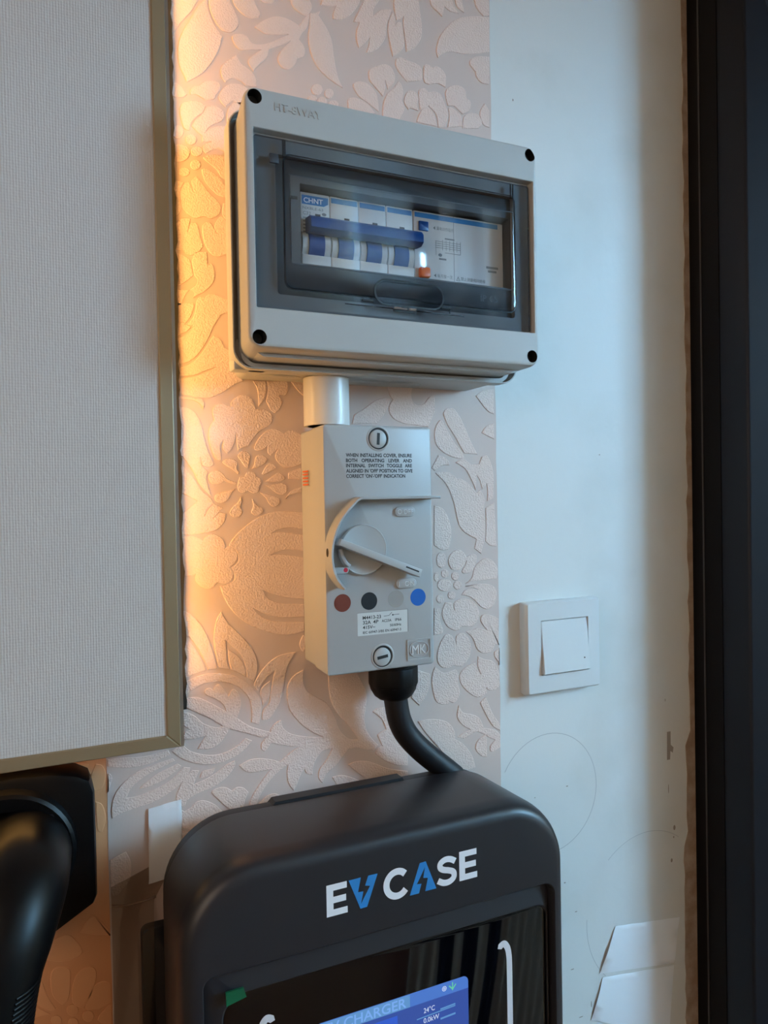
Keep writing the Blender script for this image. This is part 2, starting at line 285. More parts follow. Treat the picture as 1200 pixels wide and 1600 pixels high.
# outlines of the embossed figures, tenths of a millimetre on the wall; c = sharp corner
MOTIFS = """leaf:1833,-999c 1803,-1053 1810,-1102 1830,-1128c 1865,-1075 1858,-1026
leaf:1213,3589c 1151,3505 1097,3410 1043,3315 1008,3218 1000,3142 1009,3056 1037,2996 1058,2952c 1110,2989 1179,3049 1241,3138 1288,3232 1315,3329c 1276,3380 1236,3445 1217,3515
leaf:946,3519c 1160,3575c 1109,3469 1056,3396 1003,3320 968,3245c 940,3216c
petal:1222,3591c 1230,3503 1258,3436 1299,3385 1345,3368 1391,3383 1427,3425 1434,3472 1410,3534 1377,3594 1366,3629c
petal:1385,3634c 1411,3573 1457,3531 1519,3510 1587,3531c 1598,3567 1576,3600 1550,3654 1538,3675c
petal:1578,3685c 1617,3653 1666,3655 1698,3666c 1716,3721c
petal:1415,3227c 1340,3161 1301,3107 1303,3047 1329,3007c 1376,3048 1431,3044 1481,3017c 1560,3026c 1554,3086 1519,3132 1445,3170c
petal:1281,2883 1297,2940 1345,2995 1407,3018 1477,3010 1523,2957c 1443,2863c 1381,2889c 1326,2833c
petal:1342,2813 1385,2878c 1459,2897c 1457,2805c 1394,2785c 1361,2695c 1338,2706
petal:1079,2901 1109,2937 1146,2949c 1177,2982 1238,3002 1291,2991 1290,2946 1258,2901c 1246,2872 1182,2853c 1123,2878 1082,2870
petal:948,2950c 1013,2917 1058,2867c 1026,2839 938,2826c
petal:1003,2745 1026,2801 1084,2829 1144,2834 1183,2811c 1165,2762 1134,2734 1096,2696 1077,2655 1071,2617c 1032,2624 1015,2673
petal:1191,2811c 1242,2828 1302,2810 1318,2774 1300,2730 1246,2697 1200,2658 1165,2590c 1124,2620 1084,2649c 1111,2699 1153,2741
sprig:1386,3331 1395,3363 1446,3382 1493,3376 1523,3341 1555,3333 1611,3346 1676,3377 1759,3432 1817,3468c 1726,3442 1637,3426 1589,3441 1550,3455c 1615,3517 1704,3571 1778,3581 1844,3570 1893,3551c 1937,3615 1969,3663c 1979,3648 1965,3581c 1952,3546 1917,3498 1891,3448c 1924,3413 1938,3368 1922,3325 1872,3302c 1858,3255 1812,3209 1762,3206 1726,3241 1727,3288 1765,3351 1828,3425c 1757,3373 1663,3324c 1654,3310 1641,3257 1592,3203 1551,3155 1539,3129c 1504,3175 1501,3209 1545,3258 1598,3303c 1530,3289 1491,3276 1443,3264 1405,3290
leaf:1980,3664c 1975,3568 1965,3494 1974,3393 2006,3313 2056,3252 2142,3198 2237,3162c 2203,3228 2183,3304 2167,3398 2156,3492 2123,3572 2073,3640 2048,3667c 2066,3703c 2018,3675
leaf:1827,3751c 1834,3705 1862,3666 1912,3643 1954,3635c 1989,3682 1998,3724 1982,3760 1970,3788c
leaf:2087,3819c 2067,3747c 2144,3759 2195,3777c 2169,3712 2168,3665c 2239,3683 2310,3732 2375,3821 2408,3904c
leaf:2449,3914c 2406,3830 2373,3764 2336,3689c 2386,3696c 2359,3621 2358,3556 2377,3497c 2423,3539 2469,3601c 2464,3548 2437,3474c 2486,3496 2551,3544 2606,3632 2621,3735 2642,3799 2666,3867c 2575,3842 2504,3776c 2511,3832 2558,3910 2577,3948c
petal:2322,3189 2336,3224 2390,3246 2462,3233 2525,3166 2539,3040c 2477,3073 2432,3097c 2370,3125
petal:2277,3081 2316,3108 2369,3107 2441,3089 2505,3025c 2403,2992c 2278,3008c
berry:2073,3115 2058,3082 2025,3062 1992,3068 1980,3096 1993,3130 2027,3149 2059,3144
berry:2161,3104 2149,3075 2121,3057 2094,3064 2084,3088 2095,3118 2123,3135 2150,3129
berry:2026,3038 2014,3018 1987,3006 1960,3007 1950,3022 1961,3042 1988,3054 2015,3053
berry:2104,3034 2091,3006 2064,2989 2037,2995 2026,3018 2038,3046 2065,3062 2092,3057
berry:2201,3029 2186,3004 2155,2988 2123,2991 2110,3011 2124,3037 2156,3052 2187,3050
leaf:2673,3852c 2638,3773 2628,3695 2646,3592 2668,3498c 2728,3544 2774,3614 2767,3696 2751,3790c 2713,3781 2696,3745c 2693,3803
leaf:2694,3979c 2684,3901 2706,3792c 2742,3809 2769,3841c 2764,3779 2775,3698 2790,3564c 2862,3611 2922,3699 2934,3804 2921,3912 2901,4034c
leaf:3007,4061c 3025,3989 3083,3953 3123,3926c 3146,4012c 3204,3988 3283,3993c 3235,4043 3211,4115c
leaf:3239,4122c 3265,4043 3334,4010c 3322,4066 3306,4140c
leaf:3578,4036c 3471,4018 3367,3990 3264,3945 3184,3875 3103,3769 3070,3684 3064,3622 3078,3584c 3107,3616 3187,3659 3309,3670 3423,3694 3573,3746c
leaf:3424,4171c 3453,4082 3520,4029c 3578,4048c 3574,4211c
petal:3572,3707c 3464,3687 3393,3646 3380,3599 3433,3549c 3442,3507 3494,3472 3568,3477c
petal:2695,3486c 2736,3511 2803,3500 2877,3492 2925,3462 2925,3379 2857,3347 2790,3329c 2726,3384 2692,3435
petal:2949,3493 2986,3510 3025,3493c 3065,3513 3112,3500 3149,3452 3142,3359c 3072,3376 2993,3351c 2951,3359 2938,3414
petal:2455,3324 2474,3361 2539,3401 2604,3426 2657,3409 2685,3350 2673,3290 2620,3231c 2603,3282 2594,3305c 2598,3239 2575,3168c 2535,3204 2490,3243 2463,3271
petal:2716,3321c 2749,3280 2756,3231 2742,3169c 2764,3106 2717,3013c 2568,3008c 2576,3110 2610,3192 2667,3252
petal:2788,3246 2836,3271 2882,3249 2891,3208 2877,3171 2889,3119c 2816,3125 2800,3108c 2760,3166
petal:2896,3286 2953,3313 2982,3287c 3041,3306 3098,3294 3135,3224 3164,3143 3135,3034c 3069,3021c 3050,3121 2982,3177c 2906,3126c 2895,3200
petal:2893,3089 2932,3147 2980,3167 3034,3117 3058,3027c 2870,3026c
petal:3141,3322 3194,3382 3274,3403 3332,3378 3342,3319 3382,3292 3371,3219 3300,3175c 3221,3224c 3161,3214c
petal:3171,3203 3229,3198 3291,3158c 3296,3073c 3157,3038c 3173,3128
petal:3312,3155 3383,3202 3453,3199 3491,3137 3453,3086c 3300,3056c
petal:3468,3221 3520,3310c 3564,3258c 3561,3115c 3501,3130
petal:1152,2586c 1188,2636 1251,2681 1361,2702c 1357,2494c 1302,2517 1247,2520 1180,2476c 1161,2497 1167,2537 1226,2572c 1154,2551c
petal:1160,2443 1198,2469 1260,2484 1356,2470c 1350,2181c 1322,2300 1284,2329c 1251,2377 1204,2410
petal:1148,2358 1183,2371 1237,2346 1289,2308 1321,2238 1317,2188c 1261,2196 1215,2230 1169,2282
petal:1031,2245c 1053,2262c 1091,2188c 1080,2234 1075,2267 1111,2308c 1147,2264 1198,2204 1252,2158 1278,2116 1263,2060 1209,2023 1155,2031 1101,2010 1049,2026 1014,2063 999,2128 1001,2188
petal:975,1971 1001,1996 1054,2004 1059,1989 1040,1896c 1058,1962 1087,1979 1112,1962 1127,1884 1145,1826 1122,1784 1082,1753 1037,1747 1003,1776c 950,1775c 947,1941c
petal:1142,1940 1156,1981 1200,1994 1248,1918c 1231,1979 1278,2052 1316,2017 1346,1961c 1342,1802c 1272,1765 1224,1762 1185,1790 1153,1854
petal:934,2250c 967,2255 1025,2251c 999,2201 991,2147 1001,2062 975,2012c 929,2005c
bud:1069,2462 1047,2414 996,2386 946,2396 927,2436 948,2485 998,2512 1049,2503
bud:1120,2565 1107,2535 1078,2518 1050,2525 1039,2550 1051,2580 1080,2596 1108,2591
bud:1158,2490 1144,2462 1115,2445 1086,2451 1074,2475 1087,2503 1117,2519 1145,2514
bud:1143,2393 1131,2366 1105,2350 1078,2357 1068,2380 1079,2407 1106,2422 1132,2416
bud:1064,2329 1053,2304 1025,2289 998,2294 988,2316 999,2342 1027,2356 1054,2351
bud:1029,2600 1015,2564 987,2544 958,2554 947,2585 959,2621 989,2640 1017,2632
petal:1295,2144c 1350,2157c 1347,2023c 1317,2022c 1287,2069
leaf:945,1756c 985,1748 1037,1726 1055,1701 1073,1606c 1027,1563 975,1526c 940,1522c
leaf:1064,1704c 1091,1774c 1172,1784c 1176,1691c 1198,1707 1216,1687 1225,1627 1207,1564 1153,1505 1105,1473 1066,1447c 1080,1483 1048,1504c 1093,1545 1102,1578c 1082,1606c
leaf:940,1499c 1044,1501c 1017,1463 983,1388c 937,1369c
leaf:938,1402c 1069,1413c 1074,1388 1047,1312 1006,1259c 1052,1245c 1019,1210 933,1165c
leaf:1092,1430 1118,1462 1150,1456c 1173,1484 1221,1489 1289,1468 1358,1452c 1357,1393c 1259,1345c 1250,1326 1207,1257 1172,1179 1129,1103 1074,1032 1021,995 928,961c 932,1148c 1026,1194 1069,1245c 1017,1260c 1063,1306 1084,1369
leaf:1209,1197c 1255,1171 1283,1114c 1343,1090c 1355,965c 1416,879c 1367,864 1303,820 1233,775 1171,752 1116,750c 1069,754 924,774c 926,867c 1073,900 1154,932 1222,973c 1141,941 1059,904 927,890c 928,941c 1041,986 1105,1046 1160,1124 1195,1181
petal:931,756c 1044,749 1114,743c 1133,707 1124,667c 1096,707 1036,732 930,732c
leaf:929,679c 1018,674 1073,634 1108,561 1123,478 1150,378 1193,278c 1157,257c 1105,278 1096,338c 1101,278 1149,226c 1135,187 1146,124c 1168,51c 1096,123 1041,231 974,329c 922,359c
leaf:921,318c 1032,201 1094,101 1159,41 1183,0c 1134,-37 1112,-95c 1142,-47 1185,-2c 1250,-34c 1200,-82 1170,-111c 1226,-66 1268,-75c 1256,-134 1198,-189 1105,-211 1031,-217c 910,-219c 913,-83c 961,-66c 1068,21c 969,73c 917,89c
petal:1238,305c 1213,310 1190,345 1162,429 1156,512 1174,562 1198,595c 1188,646 1202,697 1251,715 1318,695c 1329,735 1380,773 1431,779 1473,758 1506,681c 1570,683 1621,652 1629,609 1601,567 1529,522 1475,461 1441,411c 1398,400 1364,376c 1357,449 1353,509c 1343,448 1320,391 1287,356c 1254,396 1262,453c 1237,413 1243,346 1245,321
petal:1486,887c 1578,891c 1589,849 1571,755c 1526,704c 1524,760 1517,828
petal:1592,892c 1745,900c 1751,848 1736,797 1682,791c 1703,741 1684,690 1649,659c 1616,679 1582,745c 1597,823
petal:1772,901c 1826,834 1903,767c 1910,908c
petal:1486,408 1532,484 1602,536 1665,538 1714,509c 1764,536 1828,515 1856,501c 1851,285c 1759,256 1695,265 1648,317 1645,358 1666,396c 1643,376 1611,345c 1587,366 1589,425c 1564,394 1528,380 1495,384
stamen:1250,295 1284,319 1336,315 1359,288 1354,245 1371,228 1364,207c 1325,238 1275,272
stamen:1363,338 1381,367 1414,376 1451,355 1455,322 1436,254c 1416,260 1384,306
stamen:1489,314 1503,342 1545,351 1578,326 1573,297 1524,264 1465,247c 1484,280
stamen:1539,209c 1579,274 1624,287 1648,254 1612,230 1551,204
stamen:1560,152c 1631,200 1667,218 1710,192 1709,169 1666,152
stamen:1560,129c 1620,131 1684,144 1727,123 1730,81 1691,56 1646,69 1593,109
stamen:1523,73 1566,67 1619,49 1666,27 1665,-13 1626,-34 1591,-12 1565,32
stamen:1461,31c 1502,-22 1539,-40 1539,-73 1492,-96 1454,-71 1469,-24
stamen:1380,45c 1387,7 1374,-27 1390,-61 1368,-97 1318,-100 1295,-68 1321,-26 1359,7
stamen:1346,105c 1313,76 1287,27 1244,3 1195,19 1196,59 1245,79
stamen:1149,186 1166,222 1215,235 1255,210 1280,178 1347,150c 1340,133 1264,158c 1221,138 1171,142
flower_heart:1362,152 1373,186c 1384,192 1412,192c 1428,222 1481,222 1499,192c 1528,177 1534,142 1514,117c 1513,82 1477,67 1434,89c 1399,72 1365,86 1355,122c
petal:1741,219c 1823,253c 1846,255c 1844,167c 1740,173c
petal:1715,21c 1757,79 1843,114c 1842,74c 1754,53
blossom:931,-233c 1037,-227 1101,-260c 1128,-229 1178,-218 1234,-250 1259,-300 1251,-327c 1294,-311 1339,-354 1342,-414 1291,-460c 1314,-506 1300,-554 1255,-577 1192,-564c 1170,-597 1120,-606 1072,-582 1040,-540 1043,-500c 1006,-509 926,-498c
pomegranate:1295,-284 1348,-220 1453,-138 1560,-86 1686,-67 1860,-79c 1857,-205c 1738,-191 1656,-201 1600,-226c 1683,-220 1856,-249c 1854,-369c 1753,-354 1671,-358 1583,-389c 1679,-385 1853,-417c 1846,-731c 1718,-711 1619,-682 1529,-641c 1565,-704 1672,-751 1845,-769c 1844,-862c 1669,-856 1545,-820 1445,-760c 1509,-829 1606,-876 1843,-905c 1841,-971c 1758,-987 1649,-981 1524,-939 1422,-887 1320,-802 1254,-703 1214,-594c 1263,-581 1316,-557 1317,-506 1297,-464c 1345,-431 1350,-380 1321,-330 1288,-311c
leaf:948,-745c 1007,-781 1065,-847 1114,-933 1146,-1028 1171,-1122 1186,-1180c 1118,-1184c 1086,-1098 1046,-1018 988,-934c 945,-910c
leaf:944,-929c 995,-977 1044,-1048 1080,-1120 1101,-1185c 1035,-1197 938,-1233c
leaf:1221,-774c 1188,-825 1167,-907 1161,-991 1175,-1084 1196,-1175c 1271,-1197c 1254,-1139 1252,-1069 1248,-982c 1305,-1045 1357,-1103 1387,-1184 1395,-1269c 1445,-1305c 1469,-1256 1475,-1170 1452,-1089 1398,-1006 1322,-921 1261,-854
leaf:1260,-1051c 1320,-1094 1364,-1150 1386,-1215 1388,-1268c 1340,-1232 1280,-1198c 1267,-1132
scroll:937,-1255c 1042,-1221 1117,-1210 1216,-1222 1316,-1252 1392,-1303 1454,-1373 1493,-1447 1499,-1527 1479,-1628c 1421,-1602c 1426,-1525 1412,-1437 1378,-1378 1316,-1322 1230,-1285 1154,-1276 1063,-1284 935,-1353c
leaf:1770,-1123c 1672,-1129 1589,-1160 1509,-1229 1459,-1302 1450,-1340 1480,-1388c 1506,-1331 1548,-1290 1606,-1242c 1589,-1317 1570,-1410 1557,-1479 1509,-1528 1505,-1597c 1556,-1596 1604,-1541 1647,-1467 1669,-1374 1692,-1265 1719,-1196
leaf:1570,-1316c 1522,-1341 1493,-1384 1504,-1449 1511,-1491c 1543,-1460 1566,-1409
tulip:1087,-1334 1105,-1315 1130,-1314 1149,-1332c 1166,-1303 1192,-1295 1222,-1329 1255,-1388c 1275,-1355 1303,-1343 1339,-1396 1349,-1468 1319,-1557c 1403,-1623 1498,-1668 1562,-1693c 1560,-1725c 1497,-1726c 1378,-1673 1262,-1628c 1206,-1703 1151,-1741 1098,-1749 1029,-1738c 1070,-1676 1091,-1649c 1017,-1661 929,-1652c 942,-1610 982,-1593c 939,-1557 903,-1499c 933,-1465c 969,-1469 1021,-1502 1079,-1563 1170,-1604 1210,-1599c 1133,-1539 1036,-1480 934,-1420c 935,-1368c 1024,-1366 1091,-1397 1165,-1445 1240,-1498c 1212,-1436 1151,-1389 1100,-1362
scroll:1377,-1710c 1425,-1736c 1360,-1800 1281,-1839 1187,-1860 1087,-1856 988,-1825 908,-1779 855,-1723c 926,-1682c 974,-1737 1064,-1780 1155,-1797 1240,-1787 1317,-1754
leaf:421,-1714c 511,-1714 664,-1731 829,-1712c 843,-1745c 765,-1772 678,-1791 578,-1793 494,-1779 420,-1758c
leaf:860,-1775c 874,-1796c 795,-1822 700,-1855 621,-1899 573,-1940 548,-1995c 619,-1995 713,-1975 808,-1943 872,-1903 931,-1848c 978,-1860c 961,-1902 903,-1965 823,-2016 727,-2056 617,-2076 525,-2091 451,-2120c 449,-2038 477,-1947 539,-1880 623,-1829 740,-1796
leaf:891,-1817c 917,-1838c 858,-1882 777,-1922 698,-1945 630,-1949c 675,-1911 763,-1861 843,-1834
leaf:989,-1879c 1039,-1891c 1017,-1936 999,-1982c 1076,-1962 1161,-1925 1238,-1879 1296,-1862c 1291,-1907 1234,-1972 1142,-2024 1041,-2048 958,-2083 933,-2128c 886,-2111 876,-2052 897,-1990 939,-1923
leaf:1079,-1897 1151,-1893c 1134,-1929 1085,-1946 1041,-1946c 1054,-1909
petal:983,-2139 1017,-2109 1073,-2111 1147,-2155 1203,-2221c 1145,-2246 1119,-2298 1110,-2347c 1043,-2329 910,-2273c 900,-2140c 932,-2163c
petal:897,-2287c 994,-2335 1101,-2372c 1066,-2414 1032,-2474 958,-2483 893,-2475c
bud:1290,-2331 1268,-2370 1220,-2379 1173,-2350 1154,-2304 1174,-2265 1223,-2257 1270,-2284
petal:1049,-2475c 1068,-2424 1125,-2413 1175,-2430c 1123,-2503c
petal:428,-2397c 534,-2362c 562,-2431 564,-2504 547,-2573 475,-2645c 430,-2650c
petal:426,-1812 448,-1816 457,-1848 447,-1886 425,-1936c 417,-1873
petal:1123,-2058 1168,-2037 1222,-2043 1268,-2076c 1307,-2058 1354,-2070 1391,-2110c 1366,-2157 1349,-2207 1303,-2236 1265,-2222 1198,-2156 1153,-2102
petal:1439,-2241 1488,-2189 1544,-2155 1609,-2163 1674,-2238c 1607,-2281c 1477,-2280c
branch:1649,-1616c 1604,-1630 1568,-1671 1564,-1692c 1522,-1735 1493,-1770 1492,-1809 1515,-1831c 1535,-1816 1570,-1777c 1682,-1813 1780,-1837c 1715,-1868 1629,-1926c 1566,-1898 1477,-1875 1398,-1874 1324,-1903c 1372,-1953 1435,-1971 1563,-1969c 1525,-2004 1467,-2073 1417,-2143 1392,-2207c 1445,-2213c 1478,-2146 1536,-2069 1603,-2009 1694,-1954c 1684,-2023 1695,-2097 1734,-2159c 1758,-2124 1784,-2064 1821,-2012c 1837,-2048 1886,-2068c 1891,-2010 1914,-1956 1967,-1901 2049,-1890c 1993,-1977 1941,-2034 1932,-2098 1963,-2143c 1998,-2077 2077,-2024 2122,-1974 2177,-1918c 2250,-1917 2331,-1945 2395,-1961c 2435,-1923c 2388,-1872 2341,-1799 2321,-1704 2336,-1606 2343,-1506 2313,-1427 2262,-1330c 2026,-1303c 2031,-1451 2055,-1552 2106,-1641 2184,-1735 2263,-1853c 2198,-1843 2147,-1804 2104,-1740 2071,-1645 2012,-1540 1927,-1480 1860,-1430 1827,-1361 1831,-1262c 1762,-1291 1710,-1347 1696,-1425 1707,-1523 1739,-1591 1812,-1680 1894,-1745 1977,-1794c 1851,-1771 1726,-1732 1662,-1676
leaf:2174,-2036c 2239,-2023 2329,-2034 2420,-2074 2522,-2125 2691,-2173c 2690,-2263c 2399,-2246c 2300,-2153 2229,-2091
leaf:2042,-2110c 2121,-2109 2210,-2144 2281,-2185 2353,-2221c 2137,-2241c 2078,-2173
thistle:2389,-1655c 2438,-1634 2531,-1636c 2696,-1920c 2692,-2130c 2588,-2107 2486,-2056 2406,-1986c 2432,-1949 2469,-1937c 2445,-1882 2432,-1838 2505,-1812c 2475,-1734 2430,-1686
leaf:2282,668c 2352,707 2429,762 2488,794 2546,808 2592,801c 2570,734 2529,662 2477,602c 2261,596c
petal:2615,796c 2586,752 2578,716 2597,670 2636,637 2714,608c 2930,589c 2994,712c 2997,846c 2948,833 2899,780 2844,760 2797,782 2781,831 2793,903c 2574,899c 2587,834
petal:3387,859c 3457,907 3564,920c 3562,712c 3509,730 3447,787
petal:3436,552c 3483,606 3559,635c 3561,500c 3505,522
petal:3077,682 3073,708 3100,740 3144,750 3181,737 3240,661 3300,543 3345,450 3396,369c 3265,378c 3239,416 3179,514 3113,604
petal:3054,647 3014,620 2989,562 2987,497 3005,439 3049,395 3114,360 3190,337 3263,334c 3243,389 3175,461 3102,571
leaf:3020,363c 3084,340 3119,303 3119,278c 3052,275 2984,232c 2955,256c
tulip:2986,216c 3044,226 3127,216 3194,166c 3240,163 3315,116 3376,50c 3418,74c 3454,8 3458,-19 3450,-86 3458,-221 3451,-354c 3431,-395 3415,-464c 3347,-415c 3370,-339c 3272,-288 3219,-240 3189,-173 3161,-47 3132,39 3118,72 3074,139 3015,191c
leaf:3175,302c 3251,340c 3328,288c 3406,289c 3435,352c 3486,366c 3531,284 3549,176 3542,0c 3481,-24c 3487,55 3478,126c 3435,77c 3413,150 3382,196c 3370,71c 3334,150 3282,237 3228,277
leaf:3464,-79c 3551,-34c 3566,-406c 3504,-397 3458,-358c 3466,-221
leaf:2972,-50c 3046,-72 3096,-138 3124,-224 3126,-316 3099,-413c 3032,-413 2965,-372c
petal:3095,-513 3115,-456 3175,-419 3229,-431 3270,-482c 3313,-465 3359,-467 3370,-506 3333,-590 3295,-615 3241,-618 3223,-596 3257,-547 3268,-509c 3248,-547 3197,-589c 3128,-579
petal:3252,-706c 3317,-659 3344,-579 3392,-529 3446,-501 3502,-511 3548,-549 3575,-605 3563,-681c 3459,-685 3340,-688
petal:3248,-727c 3340,-714 3419,-712 3498,-727 3552,-767 3558,-835 3525,-906 3470,-933 3408,-911 3354,-860 3293,-815 3216,-795c 3247,-761 3308,-752 3388,-766c 3316,-738
berry:3101,-612 3089,-635 3063,-644 3036,-632 3026,-607 3037,-584 3064,-575 3090,-587
berry:3198,-637 3186,-662 3159,-671 3132,-658 3122,-633 3133,-608 3160,-599 3187,-611
berry:3222,-715 3209,-740 3181,-750 3152,-736 3141,-710 3153,-684 3182,-675 3210,-688
berry:3128,-707 3106,-743 3057,-755 3007,-736 2988,-698 3009,-662 3058,-650 3107,-668
berry:3161,-794 3149,-817 3122,-826 3095,-813 3085,-789 3096,-765 3123,-757 3150,-769
berry:3049,-816 3037,-840 3012,-849 2987,-836 2977,-811 2988,-786 3013,-778 3038,-789
berry:3077,-499 3061,-544 3029,-562 2996,-540 2984,-494 2998,-448 3031,-431 3063,-451
berry:3005,-632 2998,-660 2982,-670 2966,-658 2960,-630 2967,-602 2983,-592 2999,-604
petal:3029,-929 3043,-878 3061,-844c 3124,-856 3130,-898 3150,-921c 3142,-859 3206,-825 3291,-838 3351,-881 3385,-944 3384,-978 3367,-1021 3318,-1063 3212,-1056c 3187,-1082 3137,-1082 3071,-1039 3035,-967
petal:2978,-1261 3009,-1172 3067,-1105 3124,-1130c 3159,-1200c 3158,-1133 3216,-1109 3273,-1152 3302,-1233 3280,-1318 3211,-1387 3126,-1369c 3091,-1387 3025,-1379 2982,-1330
petal:3248,-1102c 3317,-1095 3368,-1084 3460,-1110c 3402,-1032 3413,-978 3483,-979 3603,-1032c 3599,-1245c 3541,-1237c 3498,-1295 3415,-1300 3357,-1256 3318,-1165
petal:3186,-1455 3251,-1395 3343,-1362c 3357,-1422 3392,-1481c 3364,-1406 3366,-1320c 3435,-1354 3518,-1380 3566,-1463 3586,-1554 3553,-1613 3482,-1624 3441,-1595c 3443,-1643 3357,-1664 3269,-1613 3200,-1535
petal:2921,-1493 2932,-1409 2956,-1363c 3032,-1422 3111,-1414 3150,-1405c 3177,-1454 3166,-1505 3184,-1611 3133,-1681 3076,-1657c 3076,-1682 3007,-1677 2952,-1633
petal:2783,-1367c 2906,-1416c 2902,-1516 2862,-1596 2806,-1663c 2732,-1588c
petal:3598,-1273c 3599,-1421c 3541,-1354 3532,-1300
sprig:3171,-1706c 3213,-1773 3304,-1802 3372,-1845 3412,-1930c 3528,-1966 3590,-2027c 3586,-2115c 3503,-2145 3474,-2134 3475,-2089 3526,-2051c 3454,-2014 3436,-1991c 3440,-2066 3438,-2183c 3381,-2161 3326,-2093 3353,-2027 3423,-1991c 3342,-1953 3260,-1976 3221,-1992c 3152,-1970c 3220,-1939 3289,-1930c 3203,-1874 3155,-1798
stem:3379,-1714c 3434,-1670c 3467,-1743 3507,-1828 3574,-1918c 3578,-1979c 3507,-1933 3449,-1847
petal:2789,-1785c 2908,-1786 3034,-1817 3100,-1869 3129,-1924 3133,-1983c 3218,-2043 3295,-2149 3324,-2250c 3174,-2269c 3000,-2059 2858,-1892
petal:2955,-884c 3013,-889c 3009,-991 3037,-1070 3017,-1101 2950,-1103c"""
OLD_MOTIFS = """petal:46,-3101 63,-3043 109,-3037 161,-3065 168,-3136 154,-3258 114,-3294c 59,-3218
petal:179,-3185 207,-3113 260,-3084 314,-3099 328,-3159 299,-3266 244,-3357c 184,-3312 174,-3252
petal:256,-3363 280,-3272 322,-3217 376,-3209 429,-3246c 427,-3362c 339,-3392c 304,-3383
petal:-45,-3075c -10,-3085 28,-3209 75,-3306c 46,-3314 -63,-3226c
petal:329,-3461 405,-3379c 448,-3380c 445,-3555c
petal:142,-2832 212,-2896 245,-2974 199,-3005 115,-3005 23,-2968 -21,-2924c -15,-2875c
petal:-54,-3246c 44,-3332c -66,-3327c
petal:311,-2749 374,-2811 442,-2911c 329,-2884 229,-2840c
bud:213,-3358 201,-3383 174,-3387 148,-3366 138,-3335 149,-3308 176,-3305 202,-3325
bud:309,-3428 297,-3452 271,-3456 245,-3436 235,-3405 246,-3379 273,-3376 298,-3395
bud:109,-3394 98,-3416 75,-3420 52,-3401 43,-3374 53,-3351 76,-3348 99,-3365
bud:210,-3441 200,-3462 178,-3465 155,-3448 148,-3421 156,-3399 179,-3397 201,-3413
leaf:-255,-1697c -197,-1685 -129,-1719 -71,-1817 -103,-1900 -201,-1860c
leaf:355,-1732c 397,-1751 418,-1812 394,-1900 335,-1913c 321,-1818
leaf:185,-1750 238,-1713 312,-1725c 290,-1767 216,-1777
leaf:349,-1985c 392,-2016 411,-2112 387,-2200c 356,-2170"""

# wallpapers: parts of the wall, every embossed figure a sub-part
def wavy(x0, x1, z0, z1, k, seed, left=True, right=True):
    rnd = random.Random(seed); p = []
    for i in range(k+1): p.append((x1 + (rnd.uniform(-0.5, 0.5) if right else 0), z0 + (z1-z0)*i/k))
    for i in range(k+1): p.append((x0 + (rnd.uniform(-0.4, 0.4) if left else 0), z1 - (z1-z0)*i/k))
    return p
PAPER = mk('wallpaper', *slab(wavy(42.5, 358, -900, 1100, 90, 2), 0, 0.5), M['paper'], WALL, smooth=0)
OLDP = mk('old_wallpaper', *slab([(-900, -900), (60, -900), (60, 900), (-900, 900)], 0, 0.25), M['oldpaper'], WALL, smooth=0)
def outline(s):
    p = []
    for a in s.split():
        c = a.endswith('c'); x, z = a.rstrip('c').split(','); p.append((int(x)/10, int(z)/10, c))
    n = len(p); out = []
    for i in range(n):
        b, c = p[i], p[(i+1) % n]; a = b if b[2] else p[i-1]; d = c if c[2] else p[(i+2) % n]
        L = math.hypot(c[0]-b[0], c[1]-b[1]); k = 1 if L < 1.5 else 2 if L < 4 else 4
        for j in range(k):
            t = j/k
            out.append(tuple(0.5*(2*b[q] + (c[q]-a[q])*t + (2*a[q]-5*b[q]+4*c[q]-d[q])*t*t + (3*b[q]-a[q]-3*c[q]+d[q])*t**3) for q in (0, 1)))
    return out
def emboss(data, base, m, parent, h):
    for line in data.strip().split('\n'):
        name, s = line.split(':'); o = outline(s)
        lim = 357.6 if parent is PAPER else 42
        o = [(min(x, lim) if parent is not PAPER else min(max(x, 43), lim), z) for x, z in o]
        o = [q for i, q in enumerate(o) if math.hypot(q[0]-o[i-1][0], q[1]-o[i-1][1]) > 0.15]
        mk(name, *lo([ring(o, base-0.05), ring(inset(o, 0.1), base+h*0.65), ring(inset(o, 0.35), base+h)], cap0=False), m, parent, smooth=12)
emboss(MOTIFS, 0.5, M['motif'], PAPER, 0.6)
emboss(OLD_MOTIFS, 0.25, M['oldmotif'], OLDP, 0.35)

# bare plaster left where the paint stops at the door, pencil rings, scuffs
rnd = random.Random(9)
pl = [(584, -700), (584, 900)] + [(577.5 + rnd.uniform(-1.2, 1.2) - (9 if z < -330 else 5 if z < -230 else 0), z) for z in range(890, -700, -14)]
mk('bare_plaster_edge', *slab(pl, 0, 0.5), M['plaster'], WALL, smooth=0)
def arc(cx, cz, r, a0, a1, wd=0.7, n=40):
    p = [(cx + (r+wd/2)*math.cos(math.radians(a0+(a1-a0)*k/n)), cz + (r+wd/2)*math.sin(math.radians(a0+(a1-a0)*k/n))) for k in range(n+1)]
    q = [(cx + (r-wd/2)*math.cos(math.radians(a0+(a1-a0)*k/n)), cz + (r-wd/2)*math.sin(math.radians(a0+(a1-a0)*k/n))) for k in range(n+1)]
    return slab(p + q[::-1], 0, 0.06)
mk('pencil_ring', *arc(408, -261, 53, -85, 150, 0.6), M['pencil'], WALL, smooth=0)
mk('pencil_ring', *arc(520, -390, 72, 55, 130, 0.5), M['pencil'], WALL, smooth=0)
mk('pencil_ring', *arc(520, -390, 72, 175, 225, 0.5), M['pencil'], WALL, smooth=0)
